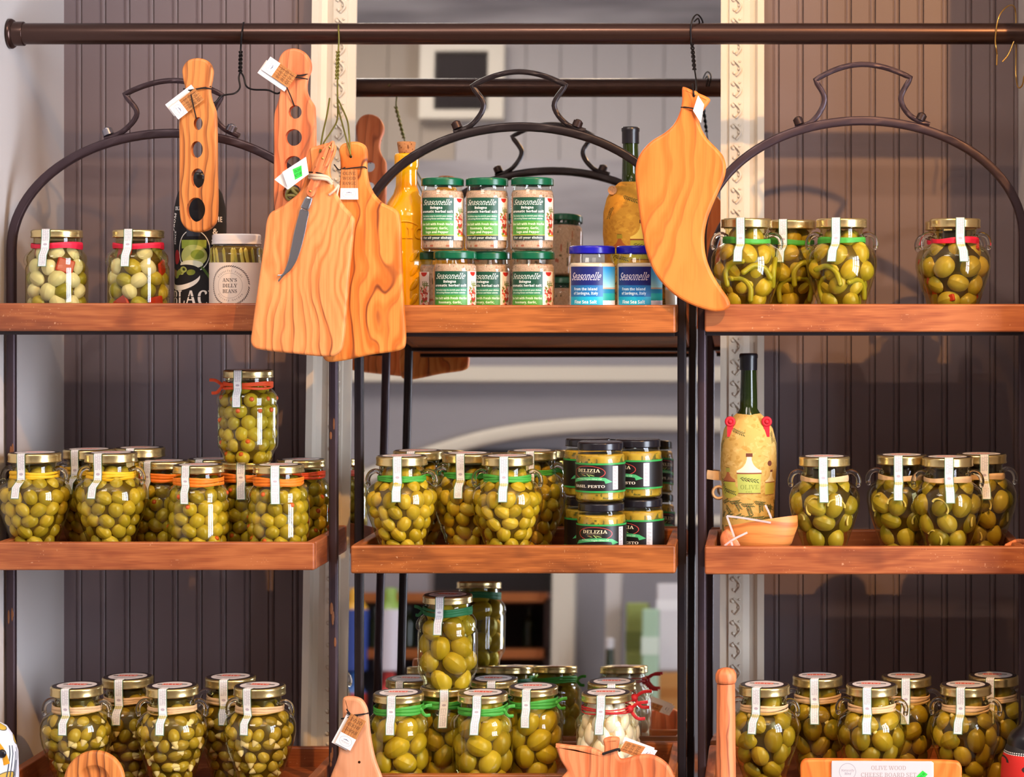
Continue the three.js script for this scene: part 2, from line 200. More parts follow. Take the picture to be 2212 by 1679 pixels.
const texPrice = canvasTex(256, 128, (g) => { rect(g, '#f3f1f2', 0, 0, 256, 128); g.save(); g.translate(140, 66); g.rotate(0.12); rect(g, '#2fd44b', -46, -38, 92, 76); text(g, 'OLIVE', 0, -16, 24, '#17752a', 'sans-serif', 'bold'); text(g, '$27.00', 0, 14, 28, '#17752a', 'sans-serif', 'bold'); g.restore(); });
const texStrip = canvasTex(64, 384, (g, w, h) => { rect(g, '#5d7f6a', 0, 0, w, h); rect(g, '#e9e8ea', 5, 0, w - 10, h - 5); for (let i = 0; i < 40; i++) { if (i > 16 && i < 23) continue; for (let k = 0; k < 3; k++) rect(g, '#a7a6b2', 11 + k * 15, 12 + i * 9, 8 + 6 * h2(i, k, 3), 4); } ellipse(g, '#b8aebb', 32, 190, 14, 9); });
const texLid = canvasTex(256, 256, (g, w, h) => { rect(g, '#2a2226', 0, 0, w, h); ellipse(g, '#dcd8dc', 128, 128, 104, 104); rect(g, '#1f1d20', 44, 98, 160, 20); rect(g, '#d8442e', 70, 84, 104, 46); text(g, 'OLIVE', 122, 108, 34, '#f6d9cf', 'serif', 'bold'); for (let i = 0; i < 5; i++) rect(g, '#8b8790', 64, 150 + i * 12, 128 - 10 * i, 4); });
const texCard = canvasTex(1024, 256, (g, w, h) => { rect(g, '#d6cbd0', 0, 0, w, h); ellipse(g, '#8d97a4', 160, 110, 84, 84, 0, 5); text(g, 'Naturally', 160, 96, 30, '#6f7c8e', 'serif', 'italic'); text(g, 'Med', 160, 130, 34, '#6f7c8e', 'serif', 'italic'); text(g, 'OLIVE WOOD', 580, 70, 60, '#968c8c', 'serif', '', 360); text(g, 'CHEESE BOARD SET', 580, 142, 60, '#968c8c', 'serif', '', 570); text(g, 'handmade from natural wood', 580, 210, 36, '#a59b9b', 'serif'); });
const texGreenTag = canvasTex(128, 64, (g) => { rect(g, '#28d83c', 0, 0, 128, 64); text(g, '$39.00', 64, 32, 34, '#0f7a22', 'sans-serif', 'bold'); });
const texDots = canvasTex(512, 512, (g, w, h) => { rect(g, '#dfe6f4', 0, 0, w, h); for (let i = 0; i < 26; i++) { const x = h2(i, 1, 6) * w, y = h2(i, 2, 6) * h; ellipse(g, '#5d5a4e', x, y, 30, 34, i); ellipse(g, '#c9a63f', x, y, 25, 29, i); } g.strokeStyle = '#2f3c4c'; g.lineWidth = 4; for (let i = 0; i < 18; i++) { g.beginPath(); const x = h2(i, 3, 6) * w; g.moveTo(x, 120 + h2(i, 4, 6) * 200); g.quadraticCurveTo(x - 20, 380, x - 60, 470); g.stroke(); } });
const texRed = canvasTex(512, 512, (g, w, h) => { rect(g, '#c01a12', 0, 0, w, h); g.strokeStyle = '#220c0c'; g.lineWidth = 12; for (let i = 0; i < 16; i++) { g.beginPath(); g.arc(h2(i, 1, 7) * w, h2(i, 2, 7) * h, 20 + 30 * h2(i, 3, 7), 0.3 * i, 3 + 0.3 * i); g.stroke(); } rect(g, '#141012', 0, 0, w, 130); g.fillStyle = '#eee'; for (let i = 0; i < 64; i++) { g.fillRect(i * 8, 112, 5, 6); g.fillRect(i * 8, 124, 5, 6); } });

for (const t of [texApronBlack, texApronCream]) { t.wrapS = THREE.RepeatWrapping; t.wrapT = THREE.MirroredRepeatWrapping; t.repeat.x = 1.5; t.offset.x = -0.25; }
texApronCream.repeat.y = 1.34; texApronCream.offset.y = -0.34; texApronBlack.repeat.y = 1.18; texApronBlack.offset.y = -0.125;

// ---------- materials ----------
const mt = {
  wall: M({ color: '#c8c0bc', roughness: 0.7 }), bead: M({ color: '#766668', roughness: 0.42 }), white: M({ color: '#d6ccbc', roughness: 0.35 }),
  ceiling: M({ color: '#dcd8d4', roughness: 0.9 }), floor: M({ color: '#8a7461', roughness: 0.6 }), grey: M({ color: '#8f8a8f', roughness: 0.8 }), plaster: M({ map: texPlaster, roughness: 0.9 }),
  mirror: M({ color: '#e4e4e4', metalness: 1, roughness: 0.015 }), iron: M({ color: '#43343a', metalness: 0.55, roughness: 0.42 }), ironB: M({ color: '#2e2628', metalness: 0.6, roughness: 0.36 }), rust: M({ color: '#7a4a2a', roughness: 0.8 }),
  rod: M({ color: '#4c3731', metalness: 0.75, roughness: 0.27 }), bolt: M({ color: '#8d8a94', metalness: 0.9, roughness: 0.3 }), boltDark: M({ color: '#3b2c2a', metalness: 0.6, roughness: 0.4 }),
  tray: M({ map: texTray, roughness: 0.42 }), trayB: M({ map: texTrayB, roughness: 0.4 }), olive: M({ map: texOlive, roughness: 0.5 }), oliveRed: M({ map: texOliveRed, roughness: 0.5 }), oliveA: M({ map: texOliveA, roughness: 0.5 }), oliveDark: M({ map: texOliveDark, roughness: 0.5 }), plain: M({ map: texPlain, roughness: 0.5 }), pale: M({ map: texPale, roughness: 0.48 }),
  wireBlack: M({ color: '#1d1a1c', metalness: 0.7, roughness: 0.4 }), wireGreen: M({ color: '#6d6a2e', metalness: 0.5, roughness: 0.45 }), brass: M({ color: '#c9a05a', metalness: 0.9, roughness: 0.3 }), steel: M({ color: '#c4c4c8', metalness: 1, roughness: 0.22 }),
  glass: M({ color: '#fbfdf8', roughness: 0.02, transmission: 1, thickness: 0, ior: 1.5 }), glassTint: M({ color: '#f1eecb', roughness: 0.02, transmission: 1, thickness: 0, ior: 1.5 }), glassSolid: M({ color: '#f6f8f4', roughness: 0.03, transmission: 1, thickness: 0.006, ior: 1.5 }),
  glassGreen: M({ color: '#2f3d14', roughness: 0.05, transmission: 0.45, thickness: 0, ior: 1.5 }), gold: M({ color: '#dcc68c', metalness: 0.9, roughness: 0.26 }), goldDull: M({ color: '#b79a55', metalness: 0.9, roughness: 0.35 }),
  lidTop: M({ map: texLid, roughness: 0.4 }), strip: M({ map: texStrip, roughness: 0.75, side: THREE.DoubleSide }), lidWhite: M({ color: '#dedade', roughness: 0.35 }), lidGreen: M({ color: '#075a3c', roughness: 0.25 }), lidBlue: M({ color: '#1414a8', roughness: 0.25 }), lidBlack: M({ color: '#1c1a20', roughness: 0.22 }),
  brine: M({ color: '#5a4812', roughness: 0.3 }), brineDark: M({ color: '#3e300e', roughness: 0.3 }), brinePale: M({ color: '#b79a62', roughness: 0.3 }), salt: M({ map: texSalt, roughness: 0.9 }), seaSalt: M({ color: '#e6d3c4', roughness: 0.9 }), pesto: M({ map: texPesto, roughness: 0.4 }),
  labSalt: M({ map: texSaltLabel, roughness: 0.4 }), labBlue: M({ map: texBlueLabel, roughness: 0.4 }), labPesto: M({ map: texPestoLabel, roughness: 0.4 }), labDilly: M({ map: texDilly, roughness: 0.6 }), apBlack: M({ map: texApronBlack, roughness: 0.85, sheen: 0.3 }), film: M({ color: '#f4eef0', roughness: 0.15, transmission: 0.6, thickness: 0 }), apYellow: M({ map: texApronCream, color: '#f0c860', roughness: 0.9 }), apCream: M({ map: texApronCream, roughness: 0.9, sheen: 0.2 }),
  tagPrint: M({ map: texTag, roughness: 0.7, side: THREE.DoubleSide }), paper: M({ color: '#eeebee', roughness: 0.8, side: THREE.DoubleSide }), price: M({ map: texPrice, roughness: 0.7, side: THREE.DoubleSide }), card: M({ map: texCard, roughness: 0.35 }), greenTag: M({ map: texGreenTag, roughness: 0.6 }), string: M({ color: '#1c1414', roughness: 0.9 }), band: M({ color: '#d8bfa6', roughness: 0.6 }),
  matteBlack: M({ color: '#242022', roughness: 0.95 }), amber: M({ color: '#f8b20c', roughness: 0.08, clearcoat: 0.6 }), cork: M({ map: texCork, roughness: 0.9 }), redRibbon: M({ color: '#c4122a', roughness: 0.6 }), plastic: M({ color: '#f2f0f4', roughness: 0.08, transmission: 0.9, thickness: 0 }), dots: M({ map: texDots, roughness: 0.6 }), redCloth: M({ map: texRed, roughness: 0.7 }), yellow: M({ color: '#e6a31c', roughness: 0.5 }), black: M({ color: '#17151a', roughness: 0.3 }),
};
const tieMat = { red: M({ color: '#d4143a', roughness: 0.55 }), redRaffia: M({ color: '#b8131c', roughness: 0.6 }), yellow: M({ color: '#e8b418', roughness: 0.6 }), orange: M({ color: '#ec7a12', roughness: 0.6 }), vermilion: M({ color: '#dd4a16', roughness: 0.6 }), green: M({ color: '#3f9a34', roughness: 0.6 }), greenDark: M({ color: '#1c6a3c', roughness: 0.6 }), raffia: M({ color: '#d6b184', roughness: 0.65 }) };

// ---------- the setting ----------
const WZ = -0.355, WL = -1.083, WR = 0.3795, CEIL = 3.35, REAR = 3.9, SIDE = 3.6, RIGHT = 1.35;
struct('floor', box(2 * SIDE + 0.6, 0.1, REAR + 1.3, 0, -0.05, (REAR - 0.7) / 2), mt.floor);
struct('ceiling', box(2 * SIDE + 0.6, 0.12, REAR + 1.3, 0, CEIL + 0.06, (REAR - 0.7) / 2), mt.ceiling);
{ // the back wall is clad with beaded boards
  const wall = struct('wall_back', box(WR - WL + 0.1, CEIL, 0.1, (WL + WR) / 2, CEIL / 2, WZ - 0.062), mt.bead);
  const P = 0.0369, s = new THREE.Shape(); s.moveTo(0.0012, -0.012); s.lineTo(0.0006, -0.0024); s.lineTo(0.0014, 0); s.lineTo(P - 0.0094, 0); s.lineTo(P - 0.0086, -0.0024); s.lineTo(P - 0.0074, -0.0024);
  for (let i = 0; i <= 8; i++) { const a = Math.PI - i / 8 * Math.PI; s.lineTo(P - 0.0042 + 0.0032 * Math.cos(a), -0.0024 + 0.0021 * Math.sin(a)); }
  s.lineTo(P - 0.0002, -0.0024); s.lineTo(P - 0.0002, -0.012); s.closePath();
  const g = creased(new THREE.ExtrudeGeometry(s, { depth: 2.0, bevelEnabled: false }).rotateX(Math.PI / 2).translate(0, 2.0, 0), 0.5);
  for (let i = 0; i < 13; i++) part('beaded_board', g, mt.bead, wall, [WL + P * i - 0.0105, 0.5, WZ]);
  for (let i = 0; i < 13; i++) part('beaded_board', g, mt.bead, wall, [-0.0881 + P * i - 0.0105, 0.5, WZ]);
}
{
  const L = new THREE.BoxGeometry(SIDE + WL + 0.3, CEIL, 1.0).translate(-(SIDE + WL + 0.3) / 2, 0, 0);
  const l = struct('wall_left', L, mt.wall, [WL, CEIL / 2, -0.02]);
  struct('wall_right', box(RIGHT - WR + 0.1, CEIL, 0.62, (RIGHT + WR + 0.1) / 2, CEIL / 2, -0.21), mt.wall);
}
struct('wall_far_left', box(0.2, CEIL, REAR + 0.6, -SIDE - 0.1, CEIL / 2, REAR / 2 + 0.1), mt.wall);
struct('wall_rear', box(2 * SIDE + 0.4, CEIL, 0.2, 0, CEIL / 2, REAR + 0.1), mt.grey);
{ // right side wall with the daylight window
  const [wz, wy, ww, wh, L] = WINDOW, x = RIGHT + 0.1, z0 = -0.6, z1 = REAR + 0.2, a = wz - ww / 2, b = wz + ww / 2, lo = wy - wh / 2, hi = wy + wh / 2;
  struct('wall_far_right', merge([box(0.2, CEIL, a - z0, x, CEIL / 2, (a + z0) / 2), box(0.2, CEIL, z1 - b, x, CEIL / 2, (z1 + b) / 2), box(0.2, lo, ww, x, lo / 2, wz), box(0.2, CEIL - hi, ww, x, (CEIL + hi) / 2, wz)]), mt.wall);
  const bar = (h, w, y, z) => box(0.05, h, w, RIGHT + 0.01, y, z);
  const f = struct('window_1', merge([bar(wh, 0.06, wy, a + 0.03), bar(wh, 0.06, wy, b - 0.03), bar(0.06, ww, hi - 0.03, wz), bar(0.06, ww, lo + 0.03, wz), bar(wh, 0.03, wy, wz - ww / 6), bar(wh, 0.03, wy, wz + ww / 6), bar(0.03, ww, wy + wh / 6, wz), bar(0.03, ww, wy - wh / 6, wz)]), mt.white);
  part('window_pane', box(0.02, wh, ww, RIGHT + 0.08, wy, wz), M({ color: '#000000', emissive: DAY, emissiveIntensity: L * 0.8, roughness: 1 }), f);
  const l = new THREE.RectAreaLight(DAY, L, ww - 0.1, wh - 0.1); l.position.set(RIGHT + 0.06, wy, wz); l.lookAt(RIGHT - 1, wy, wz); scene.add(l); l.name = 'window_light';
}
// spots
for (const [x, y, z, tx, ty, col, cd, cone] of SPOTS) {
  const s = thing('ceiling_spot', x > 0.5 ? 'white track spot on the ceiling far right of the shelves' : x > 0 ? 'white track spot on the ceiling above the right rack' : x > -0.6 ? 'white track spot on the ceiling above the centre rack' : 'white track spot on the ceiling above the left rack', 'lamp', [x, y, z]);
  const d = V3(tx - x, ty - y, -0.1 - z).normalize(), q = new THREE.Quaternion().setFromUnitVectors(V3(0, -1, 0), d);
  const can = part('lamp_can', lathe([[0.055, 0.1], [0.055, 0.0], [0.05, -0.03], [0.046, -0.03], [0.05, 0.0], [0.05, 0.09], [0, 0.095], [0, 0.1]], 24), mt.white, s); can.quaternion.copy(q);
  part('lamp_stem', box(0.02, CEIL - y, 0.02, 0, (CEIL - y) / 2 + 0.03, 0), mt.white, s);
  const bulb = part('bulb', new THREE.SphereGeometry(0.022, 14, 10), M({ color: '#000000', emissive: col, emissiveIntensity: 30 }), s); bulb.position.copy(d).multiplyScalar(0.03);
  const L = new THREE.SpotLight(col, cd, 0, cone, 0.5, 2); L.position.set(x, y, z).addScaledVector(d, 0.03); L.target.position.set(tx, ty, -0.1); L.castShadow = true; L.shadow.radius = 1.1; L.shadow.mapSize.set(1024, 1024); L.name = 'spot_light'; scene.add(L, L.target);
}
for (const [x, z, PANEL_L] of PANELS) {
  const s = thing('ceiling_panel_light', x < 0 ? 'square glowing panel light on the ceiling at the left of the shop' : 'square glowing panel light on the ceiling at the right of the shop', 'lamp', [x, CEIL - 0.02, z]);
  part('light_frame', merge([box(1.06, 0.04, 0.03, 0, 0, 0.515), box(1.06, 0.04, 0.03, 0, 0, -0.515), box(0.03, 0.04, 1.0, 0.515, 0, 0), box(0.03, 0.04, 1.0, -0.515, 0, 0)]), mt.white, s);
  part('light_diffuser', box(1, 0.01, 1, 0, 0, 0), M({ color: '#000000', emissive: new THREE.Color(1, 0.9, 0.8), emissiveIntensity: 2 }), s);
  const a = new THREE.RectAreaLight(new THREE.Color(1, 0.9, 0.8), PANEL_L, 1, 1); a.position.set(x, CEIL - 0.04, z); a.lookAt(x, 0, z); a.name = 'panel_light'; scene.add(a);
}
// tall mirror leaning back against the wall
const LEAN = 4.2 * Math.PI / 180, MY = 0.75, MZ = -0.255;
{
  const g = thing('wall_mirror', 'tall mirror in a cream carved frame leaning on the wall behind the centre rack', 'mirror', [0, MY, MZ]); g.rotation.x = -LEAN;
  const h = 1.5, gl = -0.632, gr = -0.076, out = 0.066;
  part('mirror_glass', box(gr - gl + 0.02, h, 0.004, (gl + gr) / 2, h / 2, -0.002), mt.mirror, g);
  const prof = [[0, -0.012], [0, 0.004], [0.012, 0.004], [0.013, 0.008], [0.034, 0.008], [0.036, 0.006], [0.044, 0.003], [0.052, 0.006], [0.056, 0.013], [0.066, 0.013], [0.066, -0.012]];
  for (const s of [-1, 1]) {
    const sh = new THREE.Shape(prof.map(([a, b]) => V2(s > 0 ? gr + a : gl - a, b))), bar = creased(new THREE.ExtrudeGeometry(sh, { depth: h, bevelEnabled: false }).rotateX(Math.PI / 2).translate(0, h, 0), 0.5);
    const fr = part('frame_side', bar, mt.white, g), cx = s > 0 ? gr + 0.0235 : gl - 0.0235;
    // carved running leaf along the flat band
    const leaf = []; { const a = []; for (let i = 0; i <= 10; i++) a.push([0.0085 * Math.sin(i / 10 * 3.6), i / 10 * 0.034 - 0.012, 0.0095 + 0.0012 * Math.sin(i / 10 * Math.PI)]); leaf.push(tube(a, 0.0022, 12, 5)); for (const [dx, dy, r] of [[-0.006, 0.016, 0.0036], [0.006, 0.004, 0.0032], [-0.004, -0.006, 0.0028], [0.007, 0.02, 0.0022]]) leaf.push(new THREE.SphereGeometry(r, 7, 5).scale(1, 1.4, 0.7).rotateZ(-dx * 90).translate(dx, dy, 0.009)); }
    const lg = merge(leaf).scale(0.8, 0.7, 1); for (let i = 0; i < 45; i++) part('carved_leaf', lg, mt.white, fr, [cx, 0.03 + i * 0.0325, 0]);
  }
  part('frame_bottom', box(gr - gl + 2 * out, 0.066, 0.024, (gl + gr) / 2, 0.0, 0), mt.white, g);
  part('frame_top', box(gr - gl + 2 * out, 0.066, 0.024, (gl + gr) / 2, h, 0), mt.white, g);
  part('backing_board', box(gr - gl + 0.1, h, 0.006, (gl + gr) / 2, h / 2, -0.009), mt.grey, g);
}
// ---------- hanging rail ----------
const ROD_Z = -0.11, ROD_Y = Y(73, ROD_Z), ROD_R = 23 * (CZ - ROD_Z) / F;
{
  const g = thing('hanging_rail', 'long dark bronze hanging rail across the top between both side walls', 'rail', [0, ROD_Y, ROD_Z]);
  part('rail_tube', new THREE.CylinderGeometry(ROD_R, ROD_R, WR - WL - 0.004, 40, 1).rotateZ(Math.PI / 2).translate((WR + WL) / 2, 0, 0), mt.rod, g);
  part('collar', lathe([[ROD_R + 0.0022, 0], [ROD_R + 0.0022, 0.017], [ROD_R, 0.018]], 40).rotateZ(-Math.PI / 2).translate(WL + 0.004, 0, 0), mt.rod, g);
  part('flange', lathe([[0, 0], [0.0215, 0], [0.0215, 0.003], [0.0195, 0.006], [0.0165, 0.0068], [0, 0.0068]], 40).rotateZ(-Math.PI / 2).translate(WL + 0.001, 0, 0), mt.rod, g);
}
// ---------- racks: a bent iron arch, a handle on top, wooden trays ----------
const RAIL = 0.0385, FLOOR = 0.0285, DEPTH = 0.235, PZ = -0.09;
const TOPS = { left: [655, 1172, 1685], center: [659, 1179, 1674], right: [657, 1181, 1683] };
const SPAN = { left: [[-12, 679], 25, 721], center: [[757, 1459], 776, 1473], right: [[1522, 2215], 1517, 2210] };
const shelfY = (rack, tier) => Y(TOPS[rack][tier]) - FLOOR;
function rack(key, label, apexY, b, handle, rusty) {
  const [[t0, t1], p0, p1] = SPAN[key], g = thing('display_rack', label, 'rack', [0, 0, 0], 'arched iron display racks');
  const cx = (p0 + p1) / 2, a = (p1 - p0) / 2, pts = [];
  for (let i = 0; i < 14; i++) pts.push(V3(X(p0, PZ), 0.3 + i * 0.09, PZ));
  for (let i = 0; i <= 48; i++) { const t = Math.PI - i / 48 * Math.PI; pts.push(V3(X(cx + a * Math.cos(t), PZ), Y(apexY + b - b * Math.sin(t), PZ), PZ)); }
  for (let i = 13; i >= 0; i--) pts.push(V3(X(p1, PZ), 0.3 + i * 0.09, PZ));
  const mat = key === 'center' ? mt.ironB : mt.iron;
  const arch = part('arch_frame', sweep(pts, roundRectProfile(0.0125, 0.0125, 0.003), V3(0, 0, 1)), mat, g);
  if (rusty) for (const [y, n] of rusty) for (let i = 0; i < n; i++) { const w = rr(0.001, 0.0028), hh = rr(0.003, 0.012); part('rust_patch', new THREE.SphereGeometry(1, 6, 4).scale(w, hh, 0.0004), mt.rust, arch, [X(key === 'left' ? (i % 2 ? p0 : p1) : p0, PZ) + rr(-0.004, 0.005), Y(y + rr(-40, 40), PZ), PZ + 0.0063]); }
  const hp = handle.map(([x, y]) => V3(X(x, PZ), Y(y, PZ), PZ));
  // handle: outer feet curl up to sharp corners, then an arc
  const left = [hp[0], hp[1], hp[2], hp[3]], curl = (q) => smooth(q.map((v) => [v.x, v.y, v.z]), 18, false), right = [hp[8], hp[7], hp[6], hp[5]];
  const path = [...curl(left), ...Array.from({ length: 20 }, (_, i) => { const t = (i + 1) / 10 - 1; return V3(hp[3].x + (hp[5].x - hp[3].x) * (t + 1) / 2, hp[4].y - (hp[4].y - (hp[3].y + (hp[5].y - hp[3].y) * (t + 1) / 2)) * Math.pow(Math.abs(t), 1.9), PZ); }), ...curl(right).reverse().slice(1)];
  part('handle', sweep(path, ovalProfile(0.0078, 0.0078, 10), V3(0, 0, 1)), mat, g);
  for (const [f, n, s] of [[hp[0], hp[1], 1], [hp[8], hp[7], -1]]) { const m = f.clone().lerp(n, 0.3), tilt = Math.atan2(n.y - f.y, (n.x - f.x)); const bm = part('bolt', merge([new THREE.CylinderGeometry(0.0075, 0.0078, 0.0085, 6), new THREE.SphereGeometry(0.0055, 10, 6).scale(1, 0.5, 1).translate(0, 0.0045, 0)]), key === 'left' ? mt.bolt : mt.boltDark, g); bm.position.set(m.x - Math.sin(tilt) * 0.008, m.y + 0.0068, PZ); bm.rotation.z = s > 0 ? tilt : tilt + Math.PI; }
  TOPS[key].forEach((py, tier) => {
    const x0 = X(t0), x1 = X(t1), w = x1 - x0, y = Y(py), T = 0.0135, wood = key === 'center' ? mt.trayB : mt.tray, xc = (x0 + x1) / 2;
    const tr = new THREE.Group(); tr.name = 'wooden_tray'; tr.position.set(0, y, 0); g.add(tr);
    part('front_rail', boxUV(rbox(w, RAIL, T, 0.003, xc, -RAIL / 2, -T / 2)), wood, tr);
    part('back_rail', boxUV(rbox(w, RAIL, T, 0.003, xc, -RAIL / 2, -DEPTH + T / 2)), wood, tr);
    for (const x of [x0 + T / 2, x1 - T / 2]) part('side_rail', boxUV(rbox(T, RAIL, DEPTH - 2 * T, 0.002, x, -RAIL / 2, -DEPTH / 2), 1, 'z'), wood, tr);
    part('tray_floor', boxUV(box(w - 2 * T, 0.010, DEPTH - 2 * T, xc, -FLOOR - 0.005, -DEPTH / 2)), wood, tr);
    if (tier === 0) part('support_bar', box(w + 0.02, 0.0055, 0.012, xc, -RAIL - 0.0028, PZ), mt.ironB, tr), part('support_bar', box(w - 0.004, 0.005, 0.01, xc, -RAIL - 0.0025, -0.012), mt.ironB, tr);
  });
  return g;
}
const HC = [[980, 286], [1018, 270], [1045, 228], [1020, 186], [1120, 155], [1222, 184], [1197, 228], [1224, 268], [1264, 283]];
rack('center', 'middle arched iron rack, in front of the mirror, with three wooden trays', 274, 254, HC);
rack('left', 'left arched iron rack with rust-flecked posts beside the grey side wall', 288, 249, [[226, 300], [264, 285], [296, 245], [269, 204], [374, 174], [480, 206], [463, 245], [480, 275], [517, 294]], [[1640, 10], [1350, 7], [950, 4]]);
rack('right', 'right arched iron rack standing under the warm light', 261, 250, [[1718, 277], [1755, 262], [1781, 215], [1761, 173], [1862, 139], [1967, 168], [1946, 214], [1966, 250], [2008, 270]]);

// ---------- jars ----------
const px = (a) => a * PX;
const SHAPES = {
  // [radius, height from the base] in photograph pixels at the front row; lid radius, heights
  amphora: { h: 228, lid: 55.5, lidH: 20, tieY: 180, tieR: 49, neckR: 47, out: [[0, 1.5], [40, 0], [43, 3], [44.5, 14], [47.5, 30], [54, 50], [64, 78], [73, 104], [77, 126], [76.5, 144], [71.5, 158], [61, 169], [50, 176], [46.5, 182], [46, 204], [49, 206], [49, 212]] },
  eared: { h: 202, lid: 54.5, lidH: 17, tieY: 168, tieR: 51, neckR: 49, out: [[0, 2], [50, 0], [53, 3], [54, 14], [60, 26], [64.5, 34], [65.5, 42], [65.5, 118], [64.5, 123], [61.5, 128], [63.5, 136], [62.5, 146], [56, 156], [49.5, 162], [48.5, 184], [51, 186], [51, 189]] },
};
function innerR(prof, y) { for (let i = 1; i < prof.length; i++) if (y <= prof[i][1] && y >= prof[i - 1][1]) { const t = (y - prof[i - 1][1]) / Math.max(prof[i][1] - prof[i - 1][1], 0.001); return prof[i - 1][0] + t * (prof[i][0] - prof[i - 1][0]); } return prof[prof.length - 1][0]; }
function oliveGeo(a, b, pit) { // long axis y, slightly pointed, with a pitted end
  const g = lathe(Array.from({ length: 13 }, (_, i) => { const t = i / 12 * Math.PI, y = -Math.cos(t), k = 1 + 0.06 * y; return [Math.pow(Math.sin(t), 0.92) * a * k, (pit && i === 12 ? 0.86 : pit && i === 11 ? 0.93 : y) * b]; }), 16); g.computeVertexNormals(); return g;
}
const hexes = (list, o = {}) => list.map((c) => M({ color: c, roughness: 0.34, ...o }));
const FRUIT = {
  small: { a: 15.5, b: 18.5, mats: hexes(['#c0a838', '#ae9a2e', '#cbb448', '#a08c28', '#b4a038']), core: mt.brine },
  yellow: { a: 15.5, b: 19, mats: hexes(['#c6aa2c', '#b89e2a', '#d0b644', '#a89226', '#bea634']), core: mt.brine },
  pimento: { a: 15.5, b: 17.5, mats: hexes(['#b8a430', '#a89628', '#c4ae3c', '#9a8824']), core: mt.brine, extra: 'pimento' },
  almond: { a: 15, b: 19, k: 0.88, mats: hexes(['#b49c38', '#a48c2e', '#bea648', '#967f28']), core: mt.brine, extra: 'almond' },
  big: { a: 23, b: 29, mats: hexes(['#bca42a', '#ae9826', '#c4ae38', '#a08a24']), core: mt.brine },
  stuffed: { a: 21, b: 27, mats: hexes(['#ac942c', '#9e8828', '#b69c34', '#907a22']), core: mt.brineDark, extra: 'garlic' },
  sliced: { a: 22, b: 27, mats: hexes(['#a4922f', '#96862a', '#ae9c3a', '#8a7c26']), core: mt.brineDark, extra: 'slivers' },
  redbits: { a: 22, b: 26, mats: hexes(['#a48f36', '#988430', '#b09a40']), core: mt.brineDark, extra: 'redbits' },
  chili: { a: 21, b: 26, mats: hexes(['#b8a02e', '#aa9830', '#c0aa3a']), core: mt.brine, extra: 'chili' },
  mixed: { a: 17, b: 20, mats: hexes(['#e2dccb', '#9f9838', '#d8d2bc', '#b3a23a', '#e6dfd0', '#8f8a2e']), core: mt.brine, extra: 'peppers' },
  garlic: { a: 15, b: 24, mats: hexes(['#ecdfc2', '#e6d3ae', '#f0e6cf'], { roughness: 0.28 }), core: mt.brinePale, extra: 'clove' },
};
const extraMat = { almond: M({ color: '#f4e4cc', roughness: 0.6 }), pimento: M({ color: '#c8571c', roughness: 0.5 }), garlic: M({ color: '#e9dcb8', roughness: 0.5 }), red: M({ color: '#b8301c', roughness: 0.4 }), chili: M({ color: '#a09a2c', roughness: 0.35 }), sliver: M({ color: '#d6c88a', roughness: 0.5 }), yellowPepper: M({ color: '#c9a52e', roughness: 0.4 }), onion: M({ color: '#e6e0d2', roughness: 0.3 }) };
const geoOf = {};
function fruitGeo(key) { const f = FRUIT[key]; return geoOf[key] ??= key === 'garlic' ? [lathe([[0, -24], [7, -23], [13, -15], [15, -4], [13, 8], [8, 18], [3, 25], [0, 27]].map(([a, b]) => [px(a), px(b)]), 12)] : [[1, 1], [0.95, 0.93, true], [1.04, 0.97]].map(([p, q, t]) => oliveGeo(px(f.a * p * (f.k ?? 1)), px(f.b * q * (f.k ?? 1)), t)); }
const tipGeo = { almond: lathe([[px(8), -px(9)], [px(7.2), -px(2)], [px(4.6), px(4)], [px(1.8), px(8)], [0, px(9)]], 10), pimento: new THREE.SphereGeometry(px(6), 9, 6), garlic: new THREE.SphereGeometry(px(6.5), 8, 6) };
function tie(y, r, mat, kind, parent) {         // wound strands round the neck
  const strands = kind === 'flat' ? 1 : 3, gs = [];
  for (let k = 0; k < strands; k++) {
    const ph = rr(0, 6), tilt = rr(-0.05, 0.05), n = 56, pts = [];
    for (let i = 0; i < n; i++) { const t = i / n * 2 * Math.PI; pts.push(V3((r + px(1.5) + rr(0, px(0.6))) * Math.sin(t), y + px((k - (strands - 1) / 2) * 5) + r * tilt * Math.sin(t + ph) + px(1.2) * Math.sin(3 * t + ph), (r + px(1.5)) * Math.cos(t))); }
    gs.push(sweep(pts, ovalProfile(px(kind === 'flat' ? 15 : kind === 'thin' ? 3.4 : rr(6, 9)), px(3.4), 8), (p) => V3(p.x, 0, p.z).normalize(), true, (t, i) => 0.82 + 0.25 * Math.sin(t * 9 + ph) * Math.sin(t * 5)));
  }
  return part('neck_tie', merge(gs), mat, parent);
}
function bow(parent, y, r, side, mat, size = 1) {
  const s = side, gs = [];
  for (const [dx, dy] of [[26, 10], [22, -14]]) gs.push(sweep(smooth([[s * r, y, 0.01], [s * (r + px(dx * 0.5 * size)), y + px(dy * 0.9 * size), 0.012], [s * (r + px(dx * size)), y + px(dy * size), 0.008]], 10, false), ovalProfile(px(7), px(3), 6), V3(0, 0, 1)));
  gs.push(new THREE.SphereGeometry(px(6 * size), 8, 6).translate(s * r, y, 0.01));
  part('tie_end', merge(gs), mat, parent);
}
